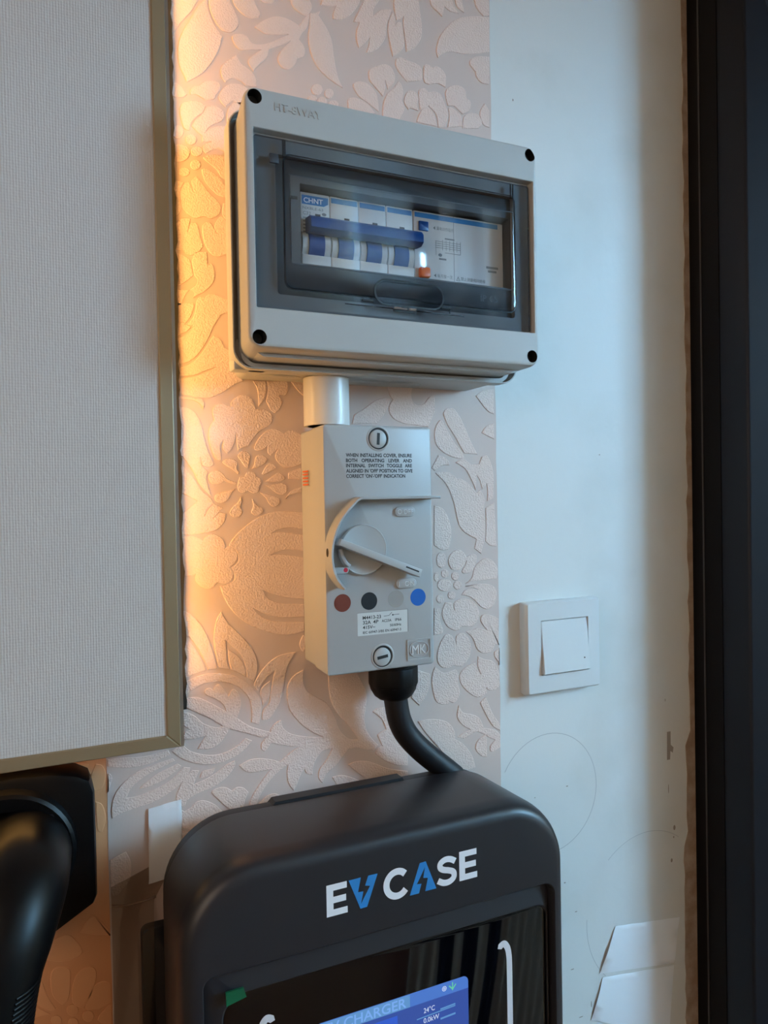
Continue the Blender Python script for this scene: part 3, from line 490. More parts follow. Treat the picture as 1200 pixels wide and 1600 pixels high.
mk('paint_chip', *slab([(548, -227), (552.5, -227), (552.5, -240), (556, -243), (555, -248), (552, -246), (551.5, -254), (547.5, -254)], 0, 0.12), M['stain'], WALL, smooth=0)
for x, z, a, b in ((556, -321, 3, 5), (552, -352, 2.5, 4), (424, -344, 2, 1.2), (436, -373, 3, 0.8), (431, -424, 4, 0.8), (555, -330, 1.5, 2), (470, 38, 1.5, 1), (381, 340, 1.2, 2.2), (393, -262, 1, 1), (428, -258, 2.4, 1), (546, -196, 0.8, 3), (549, -282, 0.8, 9), (440, -470, 5, 0.8), (452, -462, 0.9, 6)):
    mk('scuff_mark', *slab(circ(x, z, a/2, 8, b/2), 0, 0.08), M['stain'], WALL, smooth=0)

# door at the right, its black lining standing proud of the wall
door = st(empty('door_1', 584, 0, -1500))
mk('door_frame', *join(box(584, 640, -60, 13, -1500, 504), box(584.5, 640, 14.5, 34, -1500, 504)), M['doorblack'], door, smooth=0)
mk('frame_bead', *box(583.6, 640, 13, 14.5, -1500, 504), M['bead'], door, smooth=0)
mk('door_leaf', *slab(rr(585.5, 1500, -1495, 502, 2, 2), 34, 64, 3), M['doorleaf'], door)
st(mk('wall_corner', *box(640, 3200, -60, 0, -1500, 1200), M['room'], origin=(1900, 0, -1500)))

# ------------------------------------------------------------------ picture and the warm light on its back edge
pic = tag(empty('picture', -165, 0, 180), 'large pale grey canvas in a thin brass frame on the left', 'picture')
PL, PR, PB, PT = -430, 88, -158.6, 560
mk('canvas', *slab([(PL+10, PB+7), (PR-9, PB+7), (PR-9, PT-7), (PL+10, PT-7)], 22, 36.8), M['canvas'], pic, smooth=0)
def rail(pts, d0=20, d1=38): return lo([ring(pts, d0), ring(pts, d1-0.8), ring(inset(pts, 0.8), d1)])
mk('frame_rail', *rail([(PR-2.6, PB), (PR-2.6, PT), (PR-11.4, PT-11.4), (PR-11.4, PB+8.6)]), M['brass'], pic, smooth=0)
mk('frame_rail', *rail([(PL, PB), (PR-2.6, PB), (PR-11.4, PB+8.6), (PL+11.4, PB+8.6)]), M['brass'], pic, smooth=0)
mk('frame_rail', *rail([(PL, PT), (PR-2.6, PT), (PR-11.4, PT-11.4), (PL+11.4, PT-11.4)]), M['brass'], pic, smooth=0)
mk('frame_rail', *rail([(PL, PB), (PL, PT), (PL+11.4, PT-11.4), (PL+11.4, PB+8.6)]), M['brass'], pic, smooth=0)
mk('frame_lip', *box(PR-2.6, PR-0.4, 21, 37, PB, PT), M['silver'], pic, smooth=0)
mk('batten', *box(62, 84, 0.6, 22, PB+20, PT-20), M['wood'], pic, smooth=0)
mk('batten', *box(-420, -396, 0.6, 22, PB+20, PT-20), M['wood'], pic, smooth=0)
ragged = [(95.2, -143)] + [(95.0 + rnd.uniform(-0.5, 1.1), -143 + 6*k) for k in range(1, 112)] + [(95, 529), (84.5, 529), (84.5, -143)]
mk('slit_shade_strip', *slab(ragged, 0.6, 6), M['dark'], pic, smooth=0)  # ragged strip along the frame, coloured dark for the shade of the slit
mk('led_profile', *box(84.4, 87.5, 7, 20, -143, 520), M['alu'], pic, smooth=0)
mk('diode_tape', *lo([[(87.7, d, z) for d, z in ((10, -125), (32, -125), (32, 470), (10, 470))]], True, False), M['led'], pic, smooth=0, recalc=False)
mk('diode_tape', *lo([[(x, d, -158.9) for x, d in ((-400, 25), (12, 25), (12, 33), (-400, 33))]], True, False), M['led'], pic, smooth=0, recalc=False)

# ------------------------------------------------------------------ distribution board
db = tag(empty('distribution_board', 234.7, 0.5, 88), 'wide grey plastic distribution board with smoked door high on the patterned wallpaper', 'fuse box')
A = 0.8
mk('back_box', *lo([ring(rr(134.5, 335, 89.5, 252, 7), A), ring(rr(128.5, 341, 90.5, 253, 9), 44), ring(rr(128.5, 341, 90.5, 253, 9), 46), ring(rr(131, 338.5, 93, 250.5, 8), 46), ring(rr(137, 332.5, 92, 249.5, 6), A+2)]), M['abs'], db)
mk('corner_lug', *slab(rr(124.5, 150, 89, 110, (1, 4, 4, 4), 3), 30, 42, 1), M['abs'], db)
lid = mk('lid', *lo([ring(rr(146, 328, 133, 222, 2), 66), ring(rr(132, 338, 94, 250, 8), 66), ring(rr(132, 338, 94, 250, 8), 36), ring(rr(122.6, 347, 89, 260, 13), 36), ring(rr(122.6, 347, 89, 260, 13), 47.4), ring(rr(122.8, 346.8, 89.2, 259.8, 12.8), 48), ring(rr(123.6, 346.0, 90.0, 259.0, 12.2), 48),
    ring(rr(123.9, 345.7, 90.3, 258.8, 12), 39), ring(rr(127.9, 342.2, 94.4, 256.6, 10), 39), ring(rr(127.2, 343.0, 95.4, 257.6, 9), 52), ring(rr(125.0, 344.6, 97.0, 258.6, 7.5), 76), ring(rr(125.3, 344.3, 97.4, 258.3, 7.5), 78.4),
    ring(rr(126.0, 343.6, 98.1, 257.6, 7), 79.6), ring(rr(126.8, 342.8, 99.0, 256.8, 6.6), 80),
    ring(rr(129.9, 341.4, 121.5, 233.6, 0.8), 80), ring(rr(130.3, 341.0, 121.9, 233.2, 0.8), 79.5), ring(rr(130.5, 340.9, 122.1, 233.0, 0.8), 73.5),
    ring(rr(146, 328, 133, 222, 2), 73.5), ring(rr(146, 328, 133, 222, 2), 70)], closed=True), M['abs'], db, smooth=30)
wells = []
for x, z in ((131.6, 252.2), (339.0, 252.4), (131.7, 103.4), (338.4, 104.4)):
    wells.append((x, z))
    mk('cover_screw', *lo([ring(circ(x, z, 3.6, 24), 70.5), ring(circ(x, z, 3.6, 24), 73), ring(circ(x, z, 3.0, 24), 73.6)]), M['blackhole'], db, smooth=20)
cutter = mk('cutter', *join(*[lo([ring(circ(x, z, 4.5, 32), 70.4), ring(circ(x, z, 4.6, 32), 82)]) for x, z in wells]), M['blackhole'], db, smooth=0)
md = lid.modifiers.new('wells', 'BOOLEAN'); md.object = cutter; md.solver = 'EXACT'; md.material_mode = 'TRANSFER'
bpy.context.view_layer.update()
lm = bpy.data.meshes.new_from_object(lid.evaluated_get(bpy.context.evaluated_depsgraph_get())); lid.modifiers.clear(); lid.data = lm
lm.set_sharp_from_angle(angle=math.radians(30)); bpy.data.objects.remove(cutter)
text('raised_lettering', 'HT-8WAY', 144.2, 246.0, 80, M['abs'], db, 4.9, 31.2, 0.45)
# inner mask plate around the breakers
mk('mask_plate', *lo([ring(rr(146.5, 327.5, 133.5, 221.5, 1), 68), ring(rr(146.5, 327.5, 133.5, 221.5, 1), 70), ring(rr(163.5, 327, 155.8, 207.4, 0.5), 70), ring(rr(163.5, 327, 155.8, 207.4, 0.5), 58)], False, False), M['absin'], db, smooth=0)
mk('mask_slot', *join(box(157, 161.5, 70.05, 70.3, 196.5, 198.5), box(156.5, 157.0, 70.05, 70.3, 158, 197)), M['blackhole'], db, smooth=0)
mk('mounting_tray', *box(142, 328, 3, 5, 100, 244), M['absin'], db, smooth=0)
for cx, cd in ((163, 16), (238, 14), (262, 16)):
    for r in (4.5, 7.5, 10.5):
        p = [(cx + 1.6*r*math.cos(2*math.pi*k/28), cd + r*0.9*math.sin(2*math.pi*k/28), 89.95 + 0.35*0) for k in range(29)]
        mk('knockout_ring', *tube(p, 0.28, 5), M['abs'], db)
# smoked cover sheet: flange, raised door with soft corners, clear window
cov = mk('smoked_cover', *lo([ring(rr(131.6, 339.8, 123.2, 230.8, 1.5), 74), ring(rr(131.6, 339.8, 123.2, 230.8, 1.5), 76.2), ring(rr(132.4, 339.0, 124, 230, 1.2), 77),
    ring(rr(149.8, 326.2, 136.0, 221.2, 5), 77), ring(rr(150.8, 325.2, 137, 220.2, 5), 79.6), ring(rr(152.2, 323.8, 138.4, 218.8, 4.5), 80.2), ring(rr(153.4, 322.2, 151.6, 208, 1), 80.3), ring(rr(153.6, 322.0, 151.8, 207.8, 1), 80.0)], False, False), M['smoke'], db, smooth=25)
mk('door_window', *lo([ring(rr(153.4, 322.2, 151.6, 208, 1), 78.6), ring(rr(153.4, 322.2, 151.6, 208, 1), 80.0)]), M['smoke2'], cov, smooth=20)
def line(x0, z0, x1, z1, wd, d, e=0.25): 
    L = math.hypot(x1-x0, z1-z0); nx, nz = -(z1-z0)/L*wd/2, (x1-x0)/L*wd/2
    return slab([(x0+nx, z0+nz), (x1+nx, z1+nz), (x1-nx, z1-nz), (x0-nx, z0-nz)], d, d+e)
def loop(outer, inner, d, e=0.25): return lo([ring(outer, d), ring(outer, d+e), ring(inner, d+e), ring(inner, d)], False, False)
mk('door_seam', *loop(rr(149.4, 326.5, 135.6, 221.6, 5.4), rr(150.7, 325.6, 136.9, 220.9, 4.6), 77.02), M['smokedark'], cov, smooth=0)
for a, q, wd in ((150.6, 229.5, 2.0), (323, 229.4, 0.8), (324.9, 229.4, 0.8)): mk('hinge_rib', *line(a, 219, a, q, wd, 77.1, 1.2), M['smokedark'], cov, smooth=0)
mk('window_rim', *join(line(152.6, 207.6, 323.4, 207.9, 0.5, 80.25), line(322.4, 151.4, 322.4, 207.6, 0.55, 80.25), line(153.6, 151.3, 322.6, 151.3, 0.3, 80.25)), M['smokeedge'], cov, smooth=0)
mk('hinge_block', *bbox(141, 147, 77, 78, 214, 220, 0.6, 0.3), M['smokeedge'], cov)
latch = mk('latch_pull', *lo([ring(rr(210.4, 263.4, 130.8, 148.4, 8.6), 80.2), ring(rr(210.4, 263.4, 130.8, 148.4, 8.6), 81.2), ring(rr(211.9, 261.9, 132.3, 146.9, 7.2), 81.2), ring(rr(213, 260.8, 133.4, 145.8, 6.2), 79.0)], False, True), M['smoke'], cov, smooth=30)
mk('latch_rim', *loop(rr(210.2, 263.6, 130.6, 148.6, 8.8), rr(211.4, 262.4, 131.8, 147.4, 7.6), 81.1, 0.2), M['smokedark'], cov, smooth=0)
mk('catch_plate', *join(line(203, 133.6, 211, 133.6, 1.2, 77.1, 1.5), line(263, 134, 270.5, 134, 1.2, 77.1, 1.5), line(190.8, 130.2, 226, 130.1, 0.6, 77.05), line(244, 129.9, 282.4, 129.6, 0.6, 77.05), line(270.3, 130.5, 270.3, 134.5, 0.7, 77.1), line(226, 129.2, 244, 128.8, 1.5, 77.05)), M['smokedark'], cov, smooth=0)
mk('catch_tab', *join(bbox(227, 231.5, 77, 79, 130.1, 132, 0.3, 0.2), bbox(238.2, 243, 77, 79, 130.1, 132, 0.3, 0.2), bbox(231.5, 236.5, 77, 78, 130.1, 131, 0.2, 0.2)), M['switch'], cov, smooth=0)
text('raised_lettering', 'IP 65', 294.2, 141.0, 80.25, M['smokeedge'], cov, 4.6, 14, 0.3)

# ------------------------------------------------------------------ breaker inside the board
br = tag(empty('circuit_breaker', 246, 5, 156), 'white four-pole circuit breaker with one blue bar handle, seen behind the smoked door', 'circuit breaker')
def arcstrip(x0, x1, zc, r, a0, a1, dc, th=1.2, n=10):
    o = []; 
    A_ = [math.radians(a0+(a1-a0)*k/n) for k in range(n+1)]
    outer = [(dc + r*math.cos(a), zc + r*math.sin(a)) for a in A_]; inner = [(dc + (r-th)*math.cos(a), zc + (r-th)*math.sin(a)) for a in A_]
    prof = outer + inner[::-1]
    return lo([[(x, d, z) for d, z in prof] for x in (x0, x1)])
for k in range(4):
    x0 = 166.4 + 21.0*k; x1 = x0 + 20.5
    p = mk('pole', *join(bbox(x0, x1, 52, 62, 178, 205.7, 0.6, 0.4), bbox(x0, x1, 52, 63.5, 155.4, 164.3, 0.6, 0.4), box(x0, x1, 6, 52, 155.4, 205.7)), M['brkw'], br)
    mk('colour_band', *(slab([(x0+1, 197.8), (x0+16.5, 197.8), (x0+19.6, 199.6), (x0+19.6, 203.8), (x0+1, 203.8)], 62, 62.12) if k == 0 else slab([(x0+0.8, 201.2), (x0+19.7, 201.2), (x0+19.7, 204.6), (x0+0.8, 204.6)], 62, 62.12)), M['band'], p, smooth=0)
    mk('indicator', *join(bbox(x0+10.2, x0+14.0, 61.9, 62.15, 189.8, 192.3, 0.2, 0.05)), M['cyan'], p, smooth=0)
    mk('toggle', *arcstrip(x0+4.8, x0+15.8, 172, 12, -50, 62, 53.5), M['blue'], p)
    mk('toggle_cheek', *join(arcstrip(x0+0.4, x0+4.5, 172, 11.2, -44, 45, 53.5, 10), arcstrip(x0+16.1, x0+20.2, 172, 11.2, -44, 45, 53.5, 10)), M['brkg'], p)
    if k == 0:
        text('printed_text', 'CHNT', 168.6, 199.0, 62.12, M['white'], p, 3.2, 13.6, 0.04, 0.015)
        text('printed_text', 'NXBLE-63', 167.8, 194.6, 62.0, M['inkgrey'], p, 1.7, 14.5, 0.04)
        text('printed_text', 'C32', 168.0, 191.0, 62.0, M['inkgrey'], p, 2.1, 5.6, 0.04)
        for j, L in enumerate((5, 4.4, 3, 3.4, 3)): mk('printed_line', *box(168, 168+L, 62, 62.05, 188.4-2.3*j, 189.3-2.3*j), M['inkgrey'], p, smooth=0)
        mk('printed_line', *slab(circ(183, 192.6, 1.7, 10, 1.0), 62, 62.05), M['inkgrey'], p, smooth=0)
bar = mk('handle_bar', *lo([[(x, d, z) for d, z in prof] for x, prof in ((169.6, [(58, 178.6), (70, 177.4), (73.6, 179.4), (73.6, 184.4), (71, 187.4), (58, 188.6)]), (252.4, [(58, 178.6), (70, 177.4), (73.6, 179.4), (73.6, 184.4), (71, 187.4), (58, 188.6)]))]), M['blue'], br, smooth=50)
lk = mk('leakage_module', *join(bbox(250.9, 326, 52, 62, 155.4, 205.7, 0.6, 0.4), box(250.9, 326, 6, 52, 155.4, 205.7)), M['brkw'], br)
mk('colour_band', *box(251.6, 321.5, 62, 62.12, 201.2, 204.6), M['band'], lk, smooth=0)
mk('reset_button', *bbox(254.6, 262.2, 61, 63.2, 191.8, 198.6, 0.6, 0.3), M['blue'], lk)
mk('test_button', *bbox(254.2, 262.6, 61, 65, 158.2, 165.6, 1.6, 0.8), M['orange'], lk)
mk('joint_line', *box(283.3, 283.6, 62, 62.06, 155.6, 205.5), M['inkgrey'], lk, smooth=0)
for s, x, z, h, wd in (('\u25c0 \u6f0f\u7535\u52a8\u4f5c\u6307\u793a', 266.4, 194.2, 2.0, 17.0), ('\u25c0 \u6bcf\u6708\u6309\u4e00\u6b21', 266.4, 160.2, 2.0, 15.5), ('\u7981\u6b62\u6d4b\u91cf\u76f8\u95f4\u7edd\u7f18', 289, 160.0, 2.0, 21)):
    text('printed_text', s, x, z, 62.0, M['inkgrey'], lk, h, wd, 0.04)
mk('warning_triangle', *join(line(285.2, 159.4, 288.2, 159.4, 0.3, 62, .05), line(285.2, 159.4, 286.7, 162.4, 0.3, 62, .05), line(288.2, 159.4, 286.7, 162.4, 0.3, 62, .05), line(286.7, 160, 286.7, 161.4, 0.3, 62, .05)), M['inkgrey'], lk, smooth=0)
dia = []
for j in range(4): dia.append(line(268, 181.6+1.5*j, 289, 181.6+1.5*j, 0.3, 62, 0.05))
for j in range(5): dia.append(line(274+3*j, 180, 274+3*j, 187.5, 0.3, 62, 0.05))
dia += [line(289, 178.4, 289, 187.6, 0.35, 62, .05), line(276, 178.4, 289, 178.4, 0.35, 62, .05), line(276, 188.6, 284, 188.6, 0.9, 62, .05), line(268.5, 176, 268.5, 186, 0.3, 62, .05)]
mk('wiring_diagram', *join(*dia), M['inkgrey'], lk, smooth=0)
for a in ((311, 321.5, 171.2, 172.9), (312.5, 320, 168.4, 170), (271, 277, 173, 174.2)): mk('printed_line', *box(a[0], a[1], 62, 62.05, a[2], a[3]), M['inkgrey'], lk, smooth=0)
mk('test_symbol', *slab(circ(272, 176.4, 1.6, 10, 1.2), 62, 62.05), M['inkgrey'], lk, smooth=0)

# ------------------------------------------------------------------ conduit between the two boxes
cd_ = tag(mk('conduit_pipe', *revolve([(16.6, 54.5), (16.6, 88.8), (15.9, 89.3), (14, 89.3), (14, 54.5)], 196.2, 25, 40), M['pipe'], origin=(196.2, 25, 54.5)), 'short white plastic conduit pipe joining the two grey boxes', 'pipe')

# ------------------------------------------------------------------ rotary isolator
iso = tag(empty('isolator_switch', 225, 0.5, -121), 'grey rotary isolator switch with a slanted lever and four coloured dots', 'switch')
mk('base', *lo([ring(rr(184.4, 265.6, -119.4, 52, 2.5), 0.8), ring(rr(184, 266, -119.8, 52.4, 2.5), 24), ring(rr(184, 266, -119.8, 52.4, 2.5), 26)]), M['iso'], iso)
mk('cover', *lo([ring(rr(183.4, 266.8, -120.6, 53, 2.5), 26.2), ring(rr(183, 267.2, -121.2, 53.2, 2.6), 50), ring(rr(183.3, 266.9, -120.8, 52.9, 2.5), 51.4), ring(rr(184.6, 265.8, -119.6, 51.8, 2), 52)]), M['iso'], iso, smooth=50)
mk('printed_text', *join(*[box(182.75, 182.95, 8 + q*0.0, 20, z, z+1.1) for q, z in enumerate((12, 14.4, 16.8, 19.4, 21.6))]), M['redink'], iso, smooth=0)
lines = [('WHEN INSTALLING COVER, ENSURE', 33.6, 51.6), ('BOTH OPERATING LEVER AND', 29.9, 51.6), ('INTERNAL SWITCH TOGGLE ARE', 26.3, 51.6), ("ALIGNED IN 'OFF' POSITION TO GIVE", 22.6, 52), ("CORRECT 'ON'-'OFF' INDICATION", 18.9, 46)]
for (s, z, L), sp in zip(lines, (1.3, 3.4, 2.6, 1.0, 1.2)): text('printed_text', s, 199.6, z-2.7, 52.0, M['ink'], iso, 2.35, L, 0.05, 0.03, 0, sp)
for (x, z, ang) in ((224.6, 44.0, 86), (225.0, -111.2, 8)):
    s = mk('lock_screw', *lo([ring(circ(x, z, 9.2, 32), 52.02), ring(circ(x, z, 8.6, 32), 52.5), ring(circ(x, z, 7.9, 32), 52.5), ring(circ(x, z, 7.7, 32), 52.05)], False, False), M['iso'], iso)
    mk('well_shade', *slab(circ(x, z, 7.7, 32), 51.98, 52.06), M['blackhole'], s, smooth=0)  # flat dark disc, shade of the recess put into its colour
    mk('screw_head', *lo([ring(circ(x-0.4, z-0.3, 6.6, 28), 52.06), ring(circ(x-0.4, z-0.3, 6.5, 28), 52.6), ring(circ(x-0.4, z-0.3, 5.6, 28), 53.1)]), M['iso'], s)
    a = math.radians(ang); ca, sa = math.cos(a)*4.2, math.sin(a)*4.2
    mk('slot_shade', *line(x-0.4-ca, z-0.3-sa, x-0.4+ca, z-0.3+sa, 2.2, 53.1, 0.06), M['blackhole'], s, smooth=0)  # near-black strip, shade of the screw's groove put into colour
gp = [(267.6, 2.6), (250, 2.6), (230, 2.6), (212, 2.6), (204.4, 2.4), (198.6, -2), (193.6, -7.2), (189, -13.4), (185.3, -21), (183, -29.5), (182.3, -38), (183.4, -47), (186.5, -54), (191.6, -60.4)]
gs = spline([(x, z, 0) for x, z in gp], 5); gs = [(x, z) for x, z, _ in gs]
def thick(p, t):
    n = len(p); o = []
    for i in range(n):
        a = Vector(p[min(i+1, n-1)])-Vector(p[max(i-1, 0)]); a.normalize(); o.append((p[i][0]-a.y*t, p[i][1]+a.x*t))
    return p + o[::-1]
g = thick(gs, 1.9)
guard = mk('guard', *lo([ring(g, 51.8), ring(g, 64.4), ring(inset(g, 0.4), 65)]), M['iso'], iso, smooth=35)
mk('padlock_hole_shade', *lo([[(182.15 + 0.0, 58 + 2.0*math.cos(a), -35 + 3.0*math.sin(a)) for a in [k*math.pi/8 for k in range(16)]], [(182.35, 58 + 2.0*math.cos(a), -35 + 3.0*math.sin(a)) for a in [k*math.pi/8 for k in range(16)]]]), M['blackhole'], guard, smooth=0)  # black disc on the guard's side, the hole's shade put into colour
mk('padlock_tab', *slab(rr(186, 198.3, -50.2, -45.6, 2.2, 5), 55, 57, 0.4), M['iso'], guard)
mk('red_dot', *slab(circ(195.9, -47.6, 1.6, 16), 57, 57.15), M['red'], guard, smooth=0)
dial = mk('dial', *lo([ring(circ(210.8, -34.4, 18, 48), 51.9), ring(circ(210.8, -34.4, 17.8, 48), 54.6), ring(circ(210.8, -34.4, 17.2, 48), 55), ring(circ(210.8, -34.4, 16.4, 48), 54.6)]), M['iso'], iso, smooth=30)
def bar2(x0, z0, x1, z1, w0, w1, d0, d1):
    L = math.hypot(x1-x0, z1-z0); ux, uz = (x1-x0)/L, (z1-z0)/L; nx, nz = -uz, ux
    return slab([(x0-nx*w0/2, z0-nz*w0/2), (x1-nx*w1/2, z1-nz*w1/2), (x1+nx*w1/2, z1+nz*w1/2), (x0+nx*w0/2, z0+nz*w0/2)], d0, d1, 0.5)
lev = mk('lever', *bar2(188.6, -27.6, 250.0, -52.4, 4.6, 5.6, 55, 66), M['iso'], iso, smooth=30)
mk('lever_slot_shade', *line(238, -46.9, 248.2, -51.0, 1.0, 66, 0.08), M['blackhole'], lev, smooth=0)  # near-black strip laid on the lever, a groove's shade as colour
mk('dial_stop', *slab(thick([(190.5 + 0.0, -33), (192.0, -38.5), (194.6, -43.2), (197.6, -45.8)], 2.6), 54.6, 59, 0.5), M['iso'], iso)
for z, s, t in ((-8.3, 'OFF', 'O'), (-60.2, 'ON', 'I')):
    b = mk('position_badge', *slab(rr(236.2, 252.6, z-3.5, z+3.5, 3.4, 6), 52, 53.4, 0.5), M['iso'], iso)
    text('raised_lettering', t, 238.3, z-1.8, 53.4, M['switch'], b, 3.4, None if t == 'I' else 3.3, 0.35)
    text('raised_lettering', s, 242.9, z-1.8, 53.4, M['switch'], b, 3.4, 7.8, 0.35)
for x, z, c, lb in ((195.0, -70.9, 'brown', 'brown phase dot'), (215.3, -71.0, 'pblack', 'black phase dot'), (236.4, -71.0, 'pgrey', 'grey phase dot'), (254.3, -71.0, 'pblue', 'blue phase dot')):
    tag(mk('phase_dot', *slab(circ(x, z, 6.25, 32), 52, 52.15), M[c], iso, smooth=0), lb)
lab = mk('rating_label', *slab(rr(206, 245.6, -95.2, -79.0, 0.4, 2), 52, 52.12), M['label'], iso, smooth=0)
mk('label_border', *join(line(206, -79.0, 245.6, -79.0, 0.25, 52.1, .05), line(245.6, -95.2, 245.6, -79, 0.5, 52.1, .05)), M['inkgrey'], lab, smooth=0)
for s, x, z, h, L in (('M4413-23', 210.0, -83.8, 2.4, 14.2), ('32A', 210.1, -87.2, 2.4, 6.2), ('4P', 218, -87.2, 2.4, 4.2), ('AC23A', 224.8, -86.8, 1.8, 7.6), ('IP66', 235.4, -86.8, 1.9, 5.0), ('415V~', 210.0, -90.6, 2.3, 9.6), ('50/60Hz', 231.2, -90.3, 1.7, 9), ('IEC 60947-3/BS EN 60947-3', 210.0, -93.9, 1.7, 30)):
    text('printed_text', s, x, z, 52.12, M['ink'], lab, h, L, 0.05, 0.014)
mk('switch_symbol', *join(line(226.4, -82.6, 230.6, -82.4, 0.3, 52.12, .05), line(230.6, -82.4, 233.0, -80.2, 0.3, 52.12, .05), line(233.2, -82.2, 238.8, -82.0, 0.3, 52.12, .05), slab(circ(233.6, -82.2, 0.6, 8), 52.12, 52.17)), M['ink'], lab, smooth=0)
em = mk('emblem', *lo([ring(rr(244.6, 264.2, -116.8, -101.2, 0.8, 3), 52), ring(rr(244.6, 264.2, -116.8, -101.2, 0.8, 3), 52.8), ring(rr(245.6, 263.2, -115.8, -102.2, 0.6, 3), 52.8), ring(rr(245.6, 263.2, -115.8, -102.2, 0.6, 3), 52.05)], False, False), M['iso'], iso, smooth=30)
mk('oval', *lo([ring(circ(254.4, -109, 8.3, 40, 6.0), 52), ring(circ(254.4, -109, 8.3, 40, 6.0), 52.8), ring(circ(254.4, -109, 7.4, 40, 5.2), 52.8), ring(circ(254.4, -109, 7.4, 40, 5.2), 52.05)], False, False), M['iso'], em, smooth=30)
text('raised_lettering', 'MK', 248.6, -112.4, 52.05, M['switch'], em, 6.6, 11.2, 0.6, 0.0)
flute = lambda k: 1.0 if k % 4 < 3 else 0.965
mk('cable_gland', *join(revolve([(19, -121), (19, -124.5), (18.4, -125)], 245, 27, 40), revolve([(18.6, -125), (18.8, -126), (18.8, -137), (18.0, -139)], 245, 27, 48, flute), revolve([(18.0, -139), (17.2, -142), (14.6, -146.5), (11.4, -149), (9.4, -149.4)], 245, 27, 40)), M['gland'], iso, smooth=35)

# ------------------------------------------------------------------ power cable
path = spline([(246.4, 27, -144), (247.0, 27, -152), (249.6, 27, -166), (255.0, 27, -177.5), (263.6, 27, -188), (274, 27, -198), (285.6, 27, -208), (297, 27, -218)], 6)
tag(mk('power_cable', *tube(path, 9.1, 24), M['black'], origin=(246, 27, -146)), 'thick black cable curving from the isolator gland down to the charger', 'cable')

# ------------------------------------------------------------------ charger
ch = tag(empty('ev_charger', 204, 0.5, -620), 'matt black wall charger with white and blue lettering above a lit blue screen', 'charger')
CB = -620
def cr(l, r, t, b, q, n=14): return rr(l, r, b, t, (30, 30, q, q), n)
mk('wall_plate', *slab(rr(61.5, 347, CB+10, -288.6, (10, 10, 5, 5), 4), 0.6, 8, 1), M['plate'], ch)
mk('back_shell', *lo([ring(cr(86, 323, -224, CB+14, 40), 8), ring(cr(76, 333.5, -213, CB+4, 45.5), 20), ring(cr(74, 335.5, -211.3, CB+2, 46), 24), ring(cr(73.6, 336, -211, CB+2, 46), 33.6)]), M['chback'], ch, smooth=40)
mk('top_tab', *lo([[(x, d, z) for x, z in ((147, -212), (250.5, -212), (249, -209), (150, -209))] for d in (22, 32)]), M['chback'], ch, smooth=0)
mk('seam', *lo([ring(cr(74.6, 335, -212, CB+3, 45), 33), ring(cr(74.6, 335, -212, CB+3, 45), 36)], False, False), M['blackhole'], ch, smooth=60)
fc = lo([ring(cr(72.6, 336.6, -210.2, CB, 47), 35.2), ring(cr(72, 337.2, -209.8, CB, 47), 37), ring(cr(70.4, 338.4, -209.8, CB, 47), 80), ring(cr(69.6, 339, -209.8, CB, 47), 95),
    ring(cr(69.8, 338.8, -210.2, CB+0.3, 46.8), 99), ring(cr(70.8, 337.8, -211.3, CB+1, 46), 103.5), ring(cr(73, 336, -213.4, CB+3, 44.5), 107.4), ring(cr(76.4, 333.4, -216.6, CB+5, 42), 109.4), ring(cr(80.5, 330.6, -221, CB+9, 39), 110),
    ring(rr(82, 329, CB+16, -270.4, (10, 10, 9, 6), 14), 110), ring(rr(82.6, 328.6, CB+17, -271.0, (10, 10, 9, 6), 14), 109.4), ring(rr(83.6, 328.0, CB+18, -272.4, (10, 10, 9, 6), 14), 102.4), ring(rr(93.5, 325.2, CB+30, -286.6, (12, 12, 9, 14), 14), 105.6), ring(rr(94.3, 324.5, CB+31, -287.6, (12, 12, 9, 14), 14), 105.1), ring(rr(94.3, 324.5, CB+31, -287.6, (12, 12, 9, 14), 14), 103)], False, False)
mk('front_cover', *fc, M['charger'], ch, smooth=32)
gl = mk('glass_panel', *lo([ring(rr(94.6, 324.2, CB+31.3, -287.9, (12, 12, 9, 14), 8), 103.2), ring(rr(94.6, 324.2, CB+31.3, -287.9, (12, 12, 9, 14), 8), 104.8), ring(rr(95, 323.8, CB+31.7, -288.3, (12, 12, 9, 14), 8), 105.0)]), M['glass'], ch, smooth=30)
scr = mk('screen', *slab(rr(149.6, 259.6, -410, -320.6, 4, 6), 105.0, 105.1), M['screen'], ch, smooth=0)
mk('status_bar', *slab(rr(149.6, 259.6, -329.2, -320.6, (0.1, 0.1, 4, 4), 6), 105.1, 105.14), M['screen3'], scr, smooth=0)
mk('title_block', *box(149.8, 215.6, 105.14, 105.17, -329.2, -321.0), M['scline'], scr, smooth=0)
text('title_text', 'EV CHARGER', 156.4, -328.3, 105.17, M['sctitle'], scr, 6.0, 56.5, 0.02, 0.012)
mk('power_panel', *box(154, 206.5, 105.1, 105.14, -400, -332), M['screen2'], scr, smooth=0)
text('reading_text', '24\u00b0C', 225.6, -336.4, 105.12, M['sctext'], scr, 3.2, 8.2, 0.02)
text('reading_text', '0.0kW', 225.4, -343.0, 105.12, M['sctext'], scr, 3.2, 11.6, 0.02)
mk('reading_line', *join(line(220.4, -339, 249.4, -338.2, 0.7, 105.12, .03), line(238, -337.4, 249.4, -337.0, 1.0, 105.12, .03), line(238, -343.8, 249.4, -343.4, 1.2, 105.12, .03)), M['scline'], scr, smooth=0)
mk('wifi_icon', *join(*[loop(circ(241.2, -324.6, r, 16), circ(241.2, -324.6, r-0.4, 16), 105.14, .03) for r in (0.8, 1.7)]), M['sctext'], scr, smooth=0)
